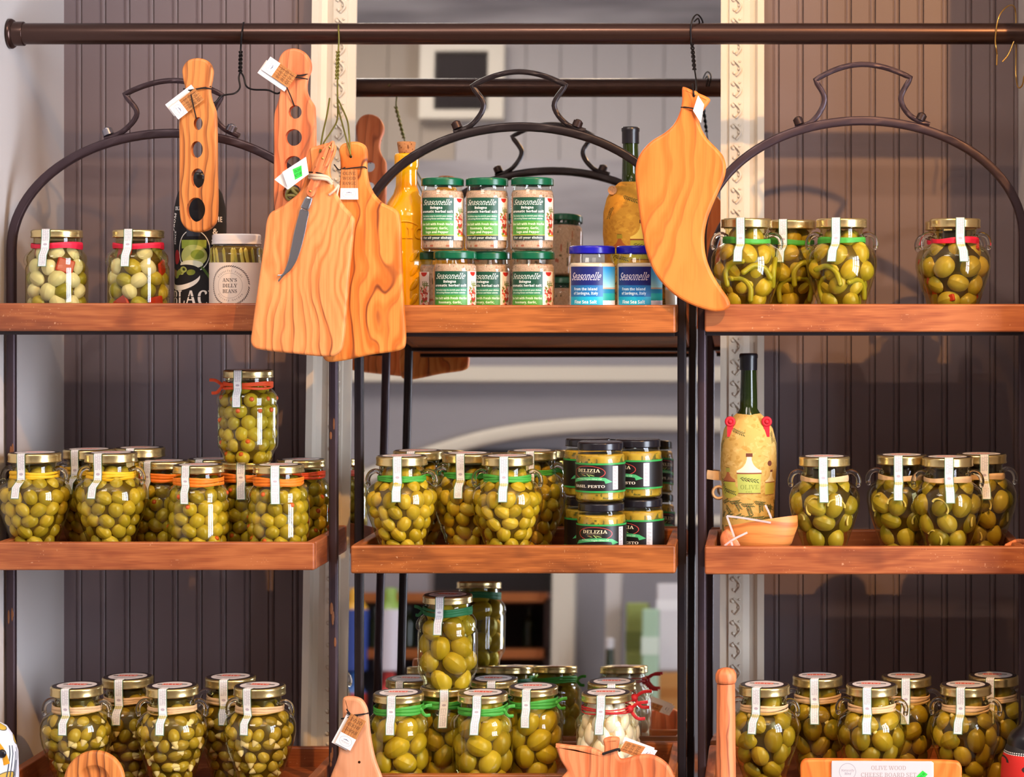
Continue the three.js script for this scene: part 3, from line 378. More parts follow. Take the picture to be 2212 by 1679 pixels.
function makeJar(shape, fruit, tieKey, o = {}) {
  const S = SHAPES[shape], f = FRUIT[fruit], g = new THREE.Group(), prof = S.out.map(([a, b]) => [px(a), px(b)]);
  const lid = o.lid ?? mt.gold, top = px(S.h), lh = px(S.lidH), lr = px(S.lid);
  part('glass_body', lathe(prof, 56), fruit === 'garlic' ? mt.glass : mt.glassTint, g);
  const L = part('lid', lathe([[0, top - px(1.2)], [lr - px(9), top - px(1.2)], [lr - px(7), top], [lr - px(2.5), top], [lr - px(0.4), top - px(2.2)], [lr, top - px(5)], [lr - px(0.6), top - px(8)], [lr - px(0.6), top - lh + px(4)], [lr + px(0.6), top - lh + px(2)], [lr - px(0.5), top - lh], [lr - px(4), top - lh + px(1)], [lr - px(4), top - px(4)]], 48), lid, g);
  if (!o.plainLid) part('lid_label', new THREE.CircleGeometry(lr - px(4), 40).rotateX(-Math.PI / 2).translate(0, top + 0.0003, 0), mt.lidTop, L);
  // contents: rings of fruit pressed against the glass round a core of brine
  const fillTo = S.h - S.lidH - (o.level ?? 6), core = [];
  for (let y = 4; y <= fillTo; y += 6) { const r = innerR(S.out, y); core.push([px(Math.max(4, r - f.a * 0.95)), px(y)]); }
  core.unshift([0, px(4)]); core.push([0, px(fillTo)]);
  part('brine', lathe(core, 30), f.core, g);
  const geos = fruitGeo(fruit), rest = []; let y = f.a * 0.85, ring = 0;
  const put = (geo, mat, pos, rot, name = fruit === 'garlic' ? 'garlic_clove' : 'olive') => part(name, geo, mat, g, pos, rot);
  while (y < fillTo - f.a * 0.5) {
    const R = innerR(S.out, Math.min(y, fillTo)), rc = Math.max(0, Math.min(R, innerR(S.out, y + f.a * 0.6), innerR(S.out, Math.max(3, y - f.a * 0.6))) - f.a - 1.6), n = Math.max(4, Math.floor(2 * Math.PI * rc / (f.a * 1.93)));
    for (let i = 0; i < n; i++) {
      const th = (i + (ring % 2) * 0.5 + rr(-0.13, 0.13)) / n * 2 * Math.PI, yy = y + rr(-0.14, 0.14) * f.a, ry = th, along = rr(-1.3, 1.3);
      if (rc < 12 && i > 3) continue;
      const p = [px(rc) * Math.sin(th), px(yy), px(rc) * Math.cos(th)], front = Math.cos(th) > -0.2;
      const mi = Math.floor(rnd() * f.mats.length), gi = geos[Math.floor(rnd() * geos.length)], ex = rnd();
      if (!front) { rest.push(gi.clone().rotateZ(along).rotateY(ry).translate(...p)); continue; }
      if (fruit === 'mixed' && ex > 0.86) { put(geoOf.pepper ??= rbox(px(38), px(30), px(7), px(3)), ex > 0.89 ? extraMat.red : extraMat.yellowPepper, [p[0] * 1.15, p[1], p[2] * 1.15], [0, ry, along * 0.4], 'pepper_piece'); continue; }
      if (fruit === 'chili' && yy < 135 && ex > 0.42) { put(geoOf.chiliPod ??= capped([[-px(30), px(-16), 0], [px(-12), px(4), px(3)], [px(12), px(6), px(3)], [px(34), px(-10), 0]], px(6.2), 20, 9), extraMat.chili, [p[0] * 1.14, p[1], p[2] * 1.14], [0, ry, along * 1.1], 'chili_pepper'); p[0] *= 0.8; p[2] *= 0.8; }
      const m = put(gi, f.mats[mi], p, null); m.rotation.set(0, ry, 0); m.rotateZ(f.extra === 'almond' ? along * 1.5 + Math.PI : f.extra === 'clove' ? along * 0.3 : along + (rnd() > 0.5 ? 0 : 0)); 
      if (f.extra === 'almond' && ex > 0.25) { m.rotateX(0.25); part('almond_tip', tipGeo.almond, extraMat.almond, m, [0, px(f.b - 1.5), 0]); }
      if (f.extra === 'pimento' && ex > 0.72) { m.rotation.set(0, ry, 0); m.rotateX(rr(0.9, 1.6)); m.rotateY(rr(-0.4, 0.4)); part('pimento', tipGeo.pimento, extraMat.pimento, m, [0, px(f.b - 3.2), 0]); }
      if (f.extra === 'garlic' && ex > 0.5) part('garlic_filling', tipGeo.garlic, extraMat.garlic, m, [0, px(f.b - 2), 0]);
      if (f.extra === 'slivers' && ex > 0.68) part('garlic_sliver', geoOf.sliver ??= new THREE.TorusGeometry(px(20), px(2.6), 6, 16, 3.4).scale(1, 0.7, 1), extraMat.sliver, m, [0, 0, px(f.a * 0.75)]);
      if (f.extra === 'redbits' && ex > 0.62) part('pepper_bit', geoOf.bit ??= rbox(px(16), px(14), px(8), px(3)), extraMat.red, m, [0, px(f.b * 0.6), px(f.a * 0.7)]);
    }
    y += f.a * (f.extra === 'clove' ? 1.75 : 1.58); ring++;
  }
  if (rest.length) { const q = part('rear_fruit', merge(rest), f.mats[1], g); q.userData.kind = 'stuff'; }
  if (shape === 'amphora') for (const s of [-1, 1]) part('handle', capped([[s * px(44), px(190), 0], [s * px(56), px(195), 0], [s * px(68), px(190), 0], [s * px(74), px(177), 0], [s * px(73), px(166), 0]], px(5.6), 22, 9), mt.glassSolid, g);
  else for (const s of [-1, 1]) part('glass_lug', new THREE.SphereGeometry(1, 16, 10).scale(px(9), px(17), px(15)).rotateZ(s * 0.35).translate(s * px(57), px(140), px(14)), mt.glass, g);
  const tm = typeof tieKey === 'string' ? tieMat[tieKey] : tieKey;
  tie(px(S.tieY), px(S.tieR), tm, o.flat ? 'flat' : o.thin ? 'thin' : 'strands', g);
  if (o.bow) bow(g, px(S.tieY), px(S.tieR), o.bow, tm, o.bowSize);
  // paper seal from the lid down over the tie
  if (!o.noStrip) {
    const endY = S.tieY - 46, P = [[lr - px(16), top + 0.0007], [lr + px(0.3), top + 0.0007], [lr + px(1.4), top - px(3)], [lr + px(1.2), top - lh], [px(S.tieR + 6.5), px(S.tieY + 8)], [px(S.tieR + 6.5), px(S.tieY - 8)], [px(innerR(S.out, endY + 24) + 4), px(endY + 24)], [px(innerR(S.out, endY) + 3), px(endY)]];
    const mx = o.skew ?? rr(-6, 6), path = P.map(([r, yy], i) => { const v = V3(0, yy, r); v.sx = i > 4 ? px(mx) * (i - 4) / 3 : 0; return v; });
    const sg = paper(path, px(20)); part('paper_seal', sg, mt.strip, g, [0, 0, 0], [0, o.stripAt ?? 0, 0]);
  }
  return g;
}
const GROUP = { small: 'jars of green olives', yellow: 'jars of whole yellow-green olives', pimento: 'jars of pimento-stuffed olives', almond: 'jars of almond-stuffed olives', big: 'jars of giant green olives', stuffed: 'jars of garlic-stuffed olives', sliced: 'jars of large olives with garlic slivers', redbits: 'jars of olives with red pepper', chili: 'jars of olives with green chilies', mixed: 'jars of mixed pickles', garlic: 'jars of pickled garlic cloves' };
const JAR = { pimento: 'pickle_jar', big: 'pickle_jar', mixed: 'pickle_jar', garlic: 'garlic_jar' };
const proto = new Map();
// rows of [pixel x, rack, tier, z, label, options]
function jars(shape, fruit, tieKey, o, rows) {
  const protos = [makeJar(shape, fruit, tieKey, o), makeJar(shape, fruit, tieKey, o)];
  rows.forEach(([pxx, rk, tier, z, label, e = {}], i) => {
    const src = protos[i % 2], j = i < 2 ? src : src.clone();
    j.name = numbered(JAR[fruit] ?? 'olive_jar'); const y = e.on ?? shelfY(rk, tier);
    j.position.set(X(pxx, z), y, z); j.rotation.y = e.turn ?? rr(-0.12, 0.12) - 0.08; scene.add(j); tag(j, label, 'jar', GROUP[fruit]);
    const da = i < 2 ? 0 : rr(-0.9, 0.9), ly = new THREE.Matrix4().makeRotationY(da);
    for (const c of j.children) { if (/^(olive|garlic_clove|chili|pepper|rear)/.test(c.name)) c.applyMatrix4(ly); if (c.name === 'paper_seal') c.rotation.y += e.seal ?? rr(-0.16, 0.12); }
  });
}

// ---- left rack ----
jars('eared', 'mixed', 'red', { flat: true, plainLid: true, skew: -3 }, [
  [123, 'left', 0, -0.07, 'leftmost jar of mixed pickles with pearl onions and a bright red tie, top shelf', { seal: 0.02 }],
  [299, 'left', 0, -0.07, 'red-tied jar of mixed pickles with red pepper chunks, beside the black bottle apron', { seal: -0.1 }],
]);
jars('amphora', 'small', 'yellow', {}, [
  [75, 'left', 1, -0.062, 'yellow-tied olive jar at the far left end of the middle shelf', { seal: -0.05 }],
  [240, 'left', 1, -0.062, 'yellow-tied olive jar with thick flat bow strands, second from the left at the front'],
  [192, 'left', 1, -0.135, 'yellow-tied olive jar behind the gap between the two front yellow-tied jars'],
  [302, 'left', 1, -0.168, 'yellow-tied olive jar at the back of the shelf, next to the orange-tied jars'],
]);
const Yst = shelfY('left', 1) + SHAPES.eared.h * PX;
jars('eared', 'pimento', 'orange', { level: 12 }, [
  [429, 'left', 1, -0.06, 'orange-tied pimento olive jar not filled to the top, front of the middle shelf'],
  [602, 'left', 1, -0.06, 'orange-tied pimento olive jar at the right front end of the left middle shelf'],
  [354, 'left', 1, -0.138, 'orange-tied pimento olive jar half hidden behind the part-filled front jar'],
  [531, 'left', 1, -0.13, 'orange-tied pimento olive jar that carries the stacked jar'],
  [458, 'left', 1, -0.178, 'orange-tied pimento olive jar in the back row, only its lid showing', { noshow: 1 }],
]);
jars('eared', 'pimento', 'vermilion', { bow: -1, bowSize: 1.2 }, [
  [536, 'left', 1, -0.118, 'pimento olive jar with deep orange bow standing on top of another jar', { on: Yst }],
  [650, 'left', 1, -0.165, 'pimento olive jar with deep orange tie at the back beside the rack post'],
]);
jars('amphora', 'almond', 'raffia', {}, [
  [166, 'left', 2, -0.062, 'raffia-tied jar of almond-stuffed olives at the front left, behind the round wooden dish'],
  [372, 'left', 2, -0.062, 'raffia-tied jar of almond-stuffed olives in the middle of the front row'],
  [561, 'left', 2, -0.062, 'raffia-tied jar of almond-stuffed olives at the right end of the front row'],
  [276, 'left', 2, -0.135, 'raffia-tied jar of almond-stuffed olives behind, first in the back row'],
  [498, 'left', 2, -0.135, 'raffia-tied jar of almond-stuffed olives behind, second in the back row'],
]);
// ---- centre rack ----
jars('amphora', 'yellow', 'green', {}, [
  [868, 'center', 1, -0.062, 'green-tied jar of yellow olives at the left front of the centre middle shelf'],
  [1096, 'center', 1, -0.062, 'green-tied jar of yellow olives beside the stacked black-lidded pesto jars'],
  [1010, 'center', 1, -0.118, 'green-tied jar of yellow olives seen between the two front jars'],
  [903, 'center', 1, -0.172, 'green-tied jar of yellow olives in the back row, on the left'],
  [1150, 'center', 1, -0.172, 'green-tied jar of yellow olives in the back row, on the right'],
]);
const Ys2 = shelfY('center', 2) + SHAPES.eared.h * PX;
jars('eared', 'big', 'green', { bow: 1, bowSize: 0.9 }, [
  [861, 'center', 2, -0.06, 'green-tied jar of giant olives at the left front, beside the wooden paddle handle'],
  [1043, 'center', 2, -0.06, 'green-tied jar of giant olives in front of the jar that carries the stack'],
  [1152, 'center', 2, -0.112, 'green-tied jar of giant olives to the right of the front pair'],
  [961, 'center', 2, -0.112, 'green-tied jar of giant olives that carries the tall front stacked jar'],
  [886, 'center', 2, -0.176, 'green-tied jar of giant olives at the back left, mostly its lid visible'],
]);
jars('eared', 'big', 'greenDark', { bow: -1, bowSize: 0.8 }, [
  [967, 'center', 2, -0.108, 'jar of giant olives with a thin green tie, stacked on top in front', { on: Ys2 }],
  [1066, 'center', 2, -0.176, 'jar of giant olives in the back row right of the stacked jar, mostly hidden'],
]);
jars('eared', 'garlic', 'redRaffia', { thin: 1, bow: 1, bowSize: 1.5 }, [
  [1310, 'center', 2, -0.062, 'red-tied jar of white garlic cloves in front, behind the fruit-shaped board'],
  [1322, 'center', 2, -0.152, 'red-tied jar of white garlic cloves standing behind the front garlic jar'],
]);
// ---- right rack ----
jars('amphora', 'chili', 'green', { flat: true, plainLid: true }, [
  [1613, 'right', 0, -0.062, 'green-tied jar of olives and chilies, left one in the front row'],
  [1818, 'right', 0, -0.062, 'green-tied jar of olives and chilies, right one in the front row'],
  [1708, 'right', 0, -0.122, 'green-tied jar of olives and chilies between the two front ones'],
]);
jars('amphora', 'redbits', 'red', { flat: true, plainLid: true }, [
  [2063, 'right', 0, -0.062, 'red-tied jar of olives with red pepper bits, alone at the right end'],
  [2052, 'right', 0, -0.165, 'red-tied jar hidden directly behind the red-tied olive jar'],
]);
jars('amphora', 'sliced', 'raffia', { flat: true }, [
  [1781, 'right', 1, -0.07, 'raffia-tied jar of large olives next to the wooden scoops'],
  [2047, 'right', 1, -0.06, 'raffia-tied jar of large olives with garlic slivers, foremost on the right middle shelf'],
  [1948, 'right', 1, -0.1, 'raffia-tied jar of large olives left of the foremost jar'],
  [2120, 'right', 1, -0.12, 'raffia-tied jar of large olives behind the foremost jar on the right'],
]);
jars('amphora', 'stuffed', 'raffia', {}, [
  [1651, 'right', 2, -0.062, 'raffia-tied jar of stuffed olives beside the rolling pin'],
  [1883, 'right', 2, -0.062, 'raffia-tied jar of stuffed olives above the cheese board box'],
  [2086, 'right', 2, -0.062, 'raffia-tied jar of stuffed olives at the right front, left of the red bottle apron'],
  [1766, 'right', 2, -0.135, 'raffia-tied jar of stuffed olives in the back row, on the left'],
  [1958, 'right', 2, -0.135, 'raffia-tied jar of stuffed olives in the back row, in the middle'],
  [2146, 'right', 2, -0.14, 'raffia-tied jar of stuffed olives in the back row, at the right end'],
]);

// ---------- labelled jars: dilly beans, herb salt, sea salt, pesto ----------
const lab = (r, h, y, deg, turn = 0) => new THREE.CylinderGeometry(r, r, h, 40, 1, true, -deg / 360 * Math.PI + turn, deg / 180 * Math.PI).translate(0, y, 0);
function plainJar(o) { // o: r, neck, lid, h, lidH, fill top, materials
  const g = new THREE.Group(), R = px(o.r), N = px(o.neck), H = px(o.h), LH = px(o.lidH), LR = px(o.lid);
  part('glass_body', lathe([[0, px(3)], [R - px(7), 0], [R - px(2), px(3)], [R, px(9)], [R, H - LH - px(26)], [R - px(2), H - LH - px(18)], [N + px(1), H - LH - px(10)], [N, H - LH - px(6)], [N, H - LH + px(4)]], 48), mt.glass, g);
  const ribs = []; for (let i = 0; i < (o.ribs ?? 0); i++) ribs.push([LR + px(0.8), H - LH + px(3 + i * 6)], [LR - px(0.8), H - LH + px(6 + i * 6)]);
  part('lid', lathe([[0, H - px(0.8)], [LR - px(5), H], [LR - px(1.5), H - px(1)], [LR, H - px(4)], ...ribs.reverse(), [LR, H - LH + px(2)], [LR + px(0.7), H - LH], [LR - px(3), H - LH], [LR - px(3), H - px(4)]], 48), o.lidMat, g);
  const fy = H - LH - px(o.gap ?? 22), fr = R - px(2.2);
  part(o.fillName, lathe([[0, px(4.5)], [fr - px(4), px(4.5)], [fr, px(10)], [fr, fy - px(5)], [fr - px(3), fy], [0, fy]], 40), o.fillMat, g);
  return { g, R, H, LH };
}
function set(build, name, cat, group, rows) { const a = build(); rows.forEach(([x, y, z, label, turn = 0], i) => { const c = i ? a.clone() : a; c.name = numbered(name); c.position.set(X(x, z), y, z); c.rotation.y = turn; scene.add(c); tag(c, label, cat, group); }); }
{ // white-lidded jar of pickled beans
  const { g, R, H, LH } = plainJar({ r: 57, neck: 49, lid: 52, h: 193, lidH: 23, gap: 4, ribs: 2, lidMat: mt.lidWhite, fillName: 'brine', fillMat: mt.brine });
  const bg = capped([[0, -px(60), 0], [px(3), 0, 0], [-px(2), px(62), 0]], px(7.5), 10, 8), bm = hexes(['#b0a24a', '#9a9038', '#bcae58']);
  for (let i = 0; i < 26; i++) { const t = i / 26 * 2 * Math.PI; part('bean', bg, bm[i % 3], g, [(R - px(8.5)) * Math.sin(t), px(96), (R - px(8.5)) * Math.cos(t)], [0, t, rr(-0.12, 0.12)]); }
  part('label', lab(R + 0.0005, px(104), px(79), 190, 0.0), mt.labDilly, g);
  g.name = numbered('bean_jar'); g.position.set(X(511, -0.062), shelfY('left', 0), -0.062); scene.add(g); tag(g, 'white-lidded jar of pickled beans with a round wreath label', 'jar');
}
const saltH = px(160);
set(() => { const { g, R } = plainJar({ r: 47, neck: 42, lid: 46, h: 160, lidH: 17, gap: 11, lidMat: mt.lidGreen, fillName: 'salt', fillMat: mt.salt }); part('label', lab(R + 0.0004, px(92), px(70), 132, 0.14), mt.labSalt, g); return g; }, 'salt_jar', 'jar', 'green-lidded jars of herb salt', [
  [983, shelfY('center', 0), -0.048, 'green-lidded herb salt jar in front, left of the lower row', 0.06],
  [1057, shelfY('center', 0), -0.1, 'green-lidded herb salt jar in the middle of the lower row, partly covered', -0.02],
  [1152, shelfY('center', 0), -0.078, 'green-lidded herb salt jar at the right end of the lower row', -0.12],
  [948, shelfY('center', 0), -0.118, 'green-lidded herb salt jar at the left back of the lower row', -1.6],
  [956, shelfY('center', 0) + saltH, -0.088, 'green-lidded herb salt jar on top of the stack, left one', 0.02],
  [1052, shelfY('center', 0) + saltH, -0.09, 'green-lidded herb salt jar on top of the stack, middle one', 0.0],
  [1150, shelfY('center', 0) + saltH, -0.08, 'green-lidded herb salt jar on top of the stack, right one', 0.04],
]);
set(() => { const { g, R } = plainJar({ r: 50, neck: 44.5, lid: 49.5, h: 171, lidH: 17, gap: 20, lidMat: mt.lidBlue, fillName: 'salt', fillMat: mt.seaSalt }); part('label', lab(R + 0.0004, px(112), px(70), 140, 0.2), mt.labBlue, g); return g; }, 'salt_jar', 'jar', 'blue-lidded jars of sea salt', [
  [1279, shelfY('center', 0), -0.05, 'blue-lidded sea salt jar, the one fully in view', 0.0],
  [1381, shelfY('center', 0), -0.055, 'blue-lidded sea salt jar partly hidden by the curved hanging board', 0.02],
]);
const pestoH = px(130);
set(() => { const { g, R } = plainJar({ r: 53.5, neck: 48, lid: 49.5, h: 130, lidH: 17, gap: 8, lidMat: mt.lidBlack, fillName: 'pesto', fillMat: mt.pesto }); part('label', new THREE.CylinderGeometry(R + 0.0004, R + 0.0004, px(63), 48, 1, true, -2.2).translate(0, px(55), 0), mt.labPesto, g); return g; }, 'pesto_jar', 'jar', 'black-lidded jars of basil pesto', [
  [1299, shelfY('center', 1), -0.048, 'black-lidded pesto jar at the bottom front of the stack', 0.15],
  [1297, shelfY('center', 1) + pestoH, -0.05, 'black-lidded pesto jar on top at the front of the stack', -0.1],
  [1272, shelfY('center', 1), -0.13, 'black-lidded pesto jar at the bottom left back of the stack', 0.7],
  [1270, shelfY('center', 1) + pestoH, -0.13, 'black-lidded pesto jar on top at the left back of the stack', 0.65],
  [1382, shelfY('center', 1), -0.11, 'black-lidded pesto jar at the bottom right of the stack', -0.35],
  [1378, shelfY('center', 1) + pestoH, -0.11, 'black-lidded pesto jar on top at the right of the stack', -0.4],
]);

// ---------- bottles ----------
function oilBottle(s) {
  const g = new THREE.Group(), q = (a) => px(a) * s;
  part('bottle_body', lathe([[0, q(3)], [q(52), 0], [q(57), q(4)], [q(58), q(12)], [q(58), q(226)], [q(55), q(250)], [q(44), q(272)], [q(30), q(292)], [q(24), q(310)], [q(23), q(344)], [q(25.5), q(350)], [q(27), q(356)], [q(27), q(378)], [q(25), q(383)], [q(19), q(384)]], 44), mt.amber, g);
  part('cork', lathe([[0, q(378)], [q(16), q(378)], [q(21), q(408)], [q(20), q(410)], [0, q(410)]], 24), mt.cork, g);
  part('raised_arch', tube(Array.from({ length: 15 }, (_, i) => { const t = Math.PI * (0.1 + 0.8 * i / 14), x = q(44) * Math.cos(t), a = x / q(58); return [q(58) * Math.sin(a), q(190) + q(40) * Math.sin(t), q(58) * Math.cos(a)]; }), q(2.6), 24, 6), mt.amber, g);
  const tg = new TextGeometry('OLIO', { font: FONT, size: q(26), depth: q(3), curveSegments: 4, bevelEnabled: false }); tg.computeBoundingBox(); tg.translate(-(tg.boundingBox.max.x + tg.boundingBox.min.x) / 2, q(192), 0);
  const p = tg.attributes.position; for (let i = 0; i < p.count; i++) { const a = p.getX(i) / q(58), r = q(57.4) + p.getZ(i); p.setXYZ(i, r * Math.sin(a), p.getY(i), r * Math.cos(a)); } tg.computeVertexNormals();
  part('raised_lettering', tg, mt.amber, g);
  const lf = []; for (let i = 0; i < 9; i++) { const a = (i % 2 ? 0.3 : -0.25), y = q(40 + i * 16); lf.push(new THREE.SphereGeometry(1, 10, 6).scale(q(7), q(17), q(3)).rotateZ(i % 2 ? -0.6 : 0.6).translate(q(58) * Math.sin(a), y, q(58) * Math.cos(a))); }
  part('raised_leaves', merge(lf), mt.amber, g);
  return g;
}
const FONT = await new FontLoader().loadAsync('fonts/droid/droid_sans_bold.typeface.json');
{
  const g = oilBottle(0.985), z = -0.13; g.name = numbered('oil_bottle'); g.position.set(X(878, z), shelfY('center', 0), z); g.rotation.y = 0.12; scene.add(g); tag(g, 'orange glazed oil bottle with a cork, behind the hanging boards', 'bottle');
}
function wineBottle(H, R, o = {}) { // green bottle; H, R in pixels
  const g = new THREE.Group();
  part('bottle_glass', lathe([[0, 0], [px(R - 6), 0], [px(R - 1), px(6)], [px(R - 1), px(H * 0.6)], [px(R - 8), px(H * 0.66)], [px(R * 0.42), px(H * 0.73)], [px(19), px(H * 0.78)], [px(17), px(H - 34)], [px(18), px(H - 2)], [px(15), px(H)], [0, px(H)]], 36), o.body ?? mt.glassGreen, g);
  part('wine', lathe([[0, px(4)], [px(R - 5), px(6)], [px(R - 5), px(H * 0.58)], [px(R * 0.36), px(H * 0.72)], [px(13), px(H * 0.78)], [0, px(H * 0.8)]], 24), mt.black, g);
  part('neck_seal', lathe([[px(19.2), px(H - 36)], [px(19.4), px(H - 10)], [px(20.5), px(H - 9)], [px(20.5), px(H - 2)], [px(18), px(H + 1)], [0, px(H + 1)]], 32), o.seal ?? mt.black, g);
  return g;
}
function apron(g, prof, mat, fold = 2.5, flat = 0.94) { // printed cloth cover, seam at the back, slightly folded
  const geo = lathe(prof.map(([r, y]) => [px(r), px(y)]), 72, Math.PI), p = geo.attributes.position;
  for (let i = 0; i < p.count; i++) { const x = p.getX(i), z = p.getZ(i), t = Math.atan2(x, z), y = p.getY(i) / PX, k = 1 + fold / 60 * (0.35 * Math.sin(5 * t + y * 0.05) + 0.3 * Math.sin(9 * t - y * 0.03)) * (y < 170 ? 1 : 0.4); p.setX(i, x * k); p.setZ(i, z * k * flat); }
  const top = prof[prof.length - 1][1], uv = geo.attributes.uv; for (let i = 0; i < p.count; i++) uv.setY(i, p.getY(i) / PX / top);
  geo.computeVertexNormals(); return part('cloth_apron', geo, mat, g);
}
const apronProf = [[66, 2], [64, 14], [60, 40], [57, 90], [58, 150], [62, 200], [61, 250], [54, 282], [42, 302], [27, 316], [23, 318]];
{
  const g = wineBottle(448, 46), z = -0.125; g.name = numbered('wine_bottle'); g.position.set(X(1617, z), shelfY('right', 1), z); scene.add(g); tag(g, 'green wine bottle in a cream olive-print cloth apron with two red bows', 'bottle');
  apron(g, apronProf, mt.apCream);
  for (const s of [-1, 1]) part('red_bow', merge([new THREE.TorusGeometry(px(8), px(4), 8, 14).scale(1, 1, 0.8), new THREE.SphereGeometry(px(6), 8, 6), box(px(13), px(26), px(3), 0, -px(20), 0)]).translate(s * px(40), px(300), px(36)), mt.redRibbon, g);
  part('apron_tie', merge([sweep(smooth([[-px(56), px(178), 0], [-px(76), px(180), px(4)], [-px(92), px(182), px(2)]], 10, false), ovalProfile(px(20), px(3), 6), V3(0, 0, 1)), new THREE.TorusGeometry(px(13), px(3.4), 6, 18).scale(1, 1, 2).translate(-px(66), px(142), px(4))]), tieMat.raffia, g);
  const c = wineBottle(440, 46), z2 = -0.165; c.name = numbered('wine_bottle'); c.position.set(X(1362, z2), shelfY('center', 0), z2); scene.add(c); tag(c, 'green wine bottle in a yellow print apron with a button, behind the blue-lidded salt', 'bottle');
  const cp = apron(c, apronProf, mt.apYellow); cp.rotation.y = 0.5; part('button', new THREE.CylinderGeometry(px(10), px(10), px(5), 18).rotateX(Math.PI / 2).translate(-px(38), px(298), px(36)), mt.cork, c);
}
{ // black printed cover over a bottle
  const g = wineBottle(330, 46), z = -0.12; g.name = numbered('wine_bottle'); g.position.set(X(432, z), shelfY('left', 0), z); scene.add(g); tag(g, 'bottle in a black printed apron showing olives, behind the hanging paddle board', 'bottle');
  apron(g, [[57, 2], [57, 30], [55, 100], [55, 160], [57, 215], [55, 255], [48, 285], [36, 304], [22, 316], [8, 321], [0, 322]], mt.apBlack, 1.5, 0.94);
}
function clothBottle(x, rackKey, z, mat, label, strap, up) {
  const g = wineBottle(236, 50, { body: mt.black }), y = shelfY(rackKey, 2); g.name = numbered('wine_bottle'); g.position.set(X(x, z), y, z); scene.add(g); tag(g, label, 'bottle');
  apron(g, [[62, 2], [62, 60], [60, 110], [52, 140], [38, 160], [24, 168]].map(([r, yy]) => [r, yy * up]), mat, 1.5, 0.94);
  if (strap) { part('strap', sweep(smooth([[px(6), px(172), px(28)], [px(22), px(150), px(38)], [px(40), px(126), px(38)], [px(50), px(98), px(36)]], 16, false), roundRectProfile(px(17), px(3), px(1)), V3(0, 0, 1)), mt.yellow, g); part('button', new THREE.SphereGeometry(px(9), 14, 10).scale(1, 1, 0.6).translate(px(44), px(122), px(42)), mt.black, g); }
}
clothBottle(-26, 'left', 0.045, mt.dots, 'bottle in a white print cloth with yellow dots and a yellow strap, bottom left corner', true, 1.06);
clothBottle(2226, 'right', 0.045, mt.redCloth, 'bottle in a red and black cloth with white dotted trim, bottom right corner', false, 0.92);

// ---------- hanging boards ----------
function board(name, label, cat, geo, mat, group) { geo.computeBoundingBox(); const b = geo.boundingBox, o = [(b.min.x + b.max.x) / 2, b.min.y, (b.min.z + b.max.z) / 2]; const g = thing(name, label, cat, o, group); { const q = geo.attributes.position, uv = geo.attributes.uv, du = rr(0, 1), dv = rr(0, 1); for (let i = 0; i < q.count; i++) uv.setXY(i, q.getX(i) + du + q.getZ(i) * 0.3, q.getY(i) + dv); } part('board', geo.translate(-o[0], -o[1], -o[2]), mat, g); return g; }
const loc = (g, a, b, z) => V3(X(a, z), Y(b, z), z).sub(g.position);
const line = (g, pts, r, z, mat, name) => part(name, capped(pts.map(([a, b, dz = 0]) => loc(g, a, b, z + dz)), r, 24, 6), mat, g);
function card(g, name, c, z, mat, tilt = 0) { // four corners in photograph pixels: top left, top right, bottom right, bottom left of the print
  const v = c.map(([a, b], i) => loc(g, a, b, z + (i > 1 ? tilt : 0))), geo = new THREE.BufferGeometry(), n = v[1].clone().sub(v[0]).cross(v[3].clone().sub(v[0])).normalize().multiplyScalar(-0.0004), P = [], U = [[0, 1], [1, 1], [1, 0], [0, 0]], uv = [];
  const quad = (q, u) => { for (const i of [0, 3, 1, 1, 3, 2]) { P.push(q[i].x, q[i].y, q[i].z); uv.push(...u[i]); } };
  quad(v, U); quad([...v].map((q) => q.clone().add(n)), U); geo.setAttribute('position', new THREE.Float32BufferAttribute(P, 3)); geo.setAttribute('uv', new THREE.Float32BufferAttribute(uv, 2)); geo.computeVertexNormals(); return part(name, geo, mat, g);
}
const PB = -0.045;                                   // the two bottle-paddle boards
const pad1 = board('paddle_board', 'olive wood paddle with four holes, left one, in front of the black apron bottle', 'board', boardGeo([[425, 125], [447, 131], [458, 148], [457, 170], [453, 192], [456, 215], [464, 238], [466, 256], [467, 300], [468, 380], [468, 460], [464, 482], [450, 496], [427, 502], [404, 496], [391, 480], [387, 460], [386, 380], [386, 300], [386, 262], [390, 240], [397, 215], [399, 192], [394, 168], [393, 148], [404, 131]], PB, 0.013, 0.0035, [[428, 267, 8.5, 13], [425, 323, 12, 17], [427, 385, 13.5, 20], [423, 453, 19, 25]]), mt.oliveDark, 'bottle paddle boards');
const pad2 = board('paddle_board', 'olive wood paddle with round holes, hanging behind the tied knife board', 'board', boardGeo([[632, 104], [655, 111], [669, 130], [671, 150], [664, 170], [662, 195], [668, 212], [678, 228], [680, 245], [681, 330], [682, 440], [678, 470], [660, 482], [634, 485], [610, 481], [595, 468], [591, 440], [591, 330], [592, 245], [597, 228], [603, 205], [605, 180], [601, 155], [600, 132], [612, 111]], PB - 0.004, 0.013, 0.0035, [[637.5, 242, 13, 13.5], [634, 297, 17, 17], [634, 356, 18, 18], [631, 418, 19, 19]]), mt.oliveRed, 'bottle paddle boards');
const PF = PB + 0.0135;
line(pad1, [[397, 192, -0.002], [410, 195, 0.0015], [440, 190, 0.002], [456, 192, -0.003]], 0.0011, PF, mt.string, 'string'); line(pad1, [[397, 198, -0.002], [420, 193, 0.003], [455, 187, -0.003]], 0.0009, PF, mt.string, 'string'); line(pad1, [[411, 195, 0.002], [417, 225, 0.006], [424, 256, 0.001]], 0.0009, PF, mt.string, 'string');
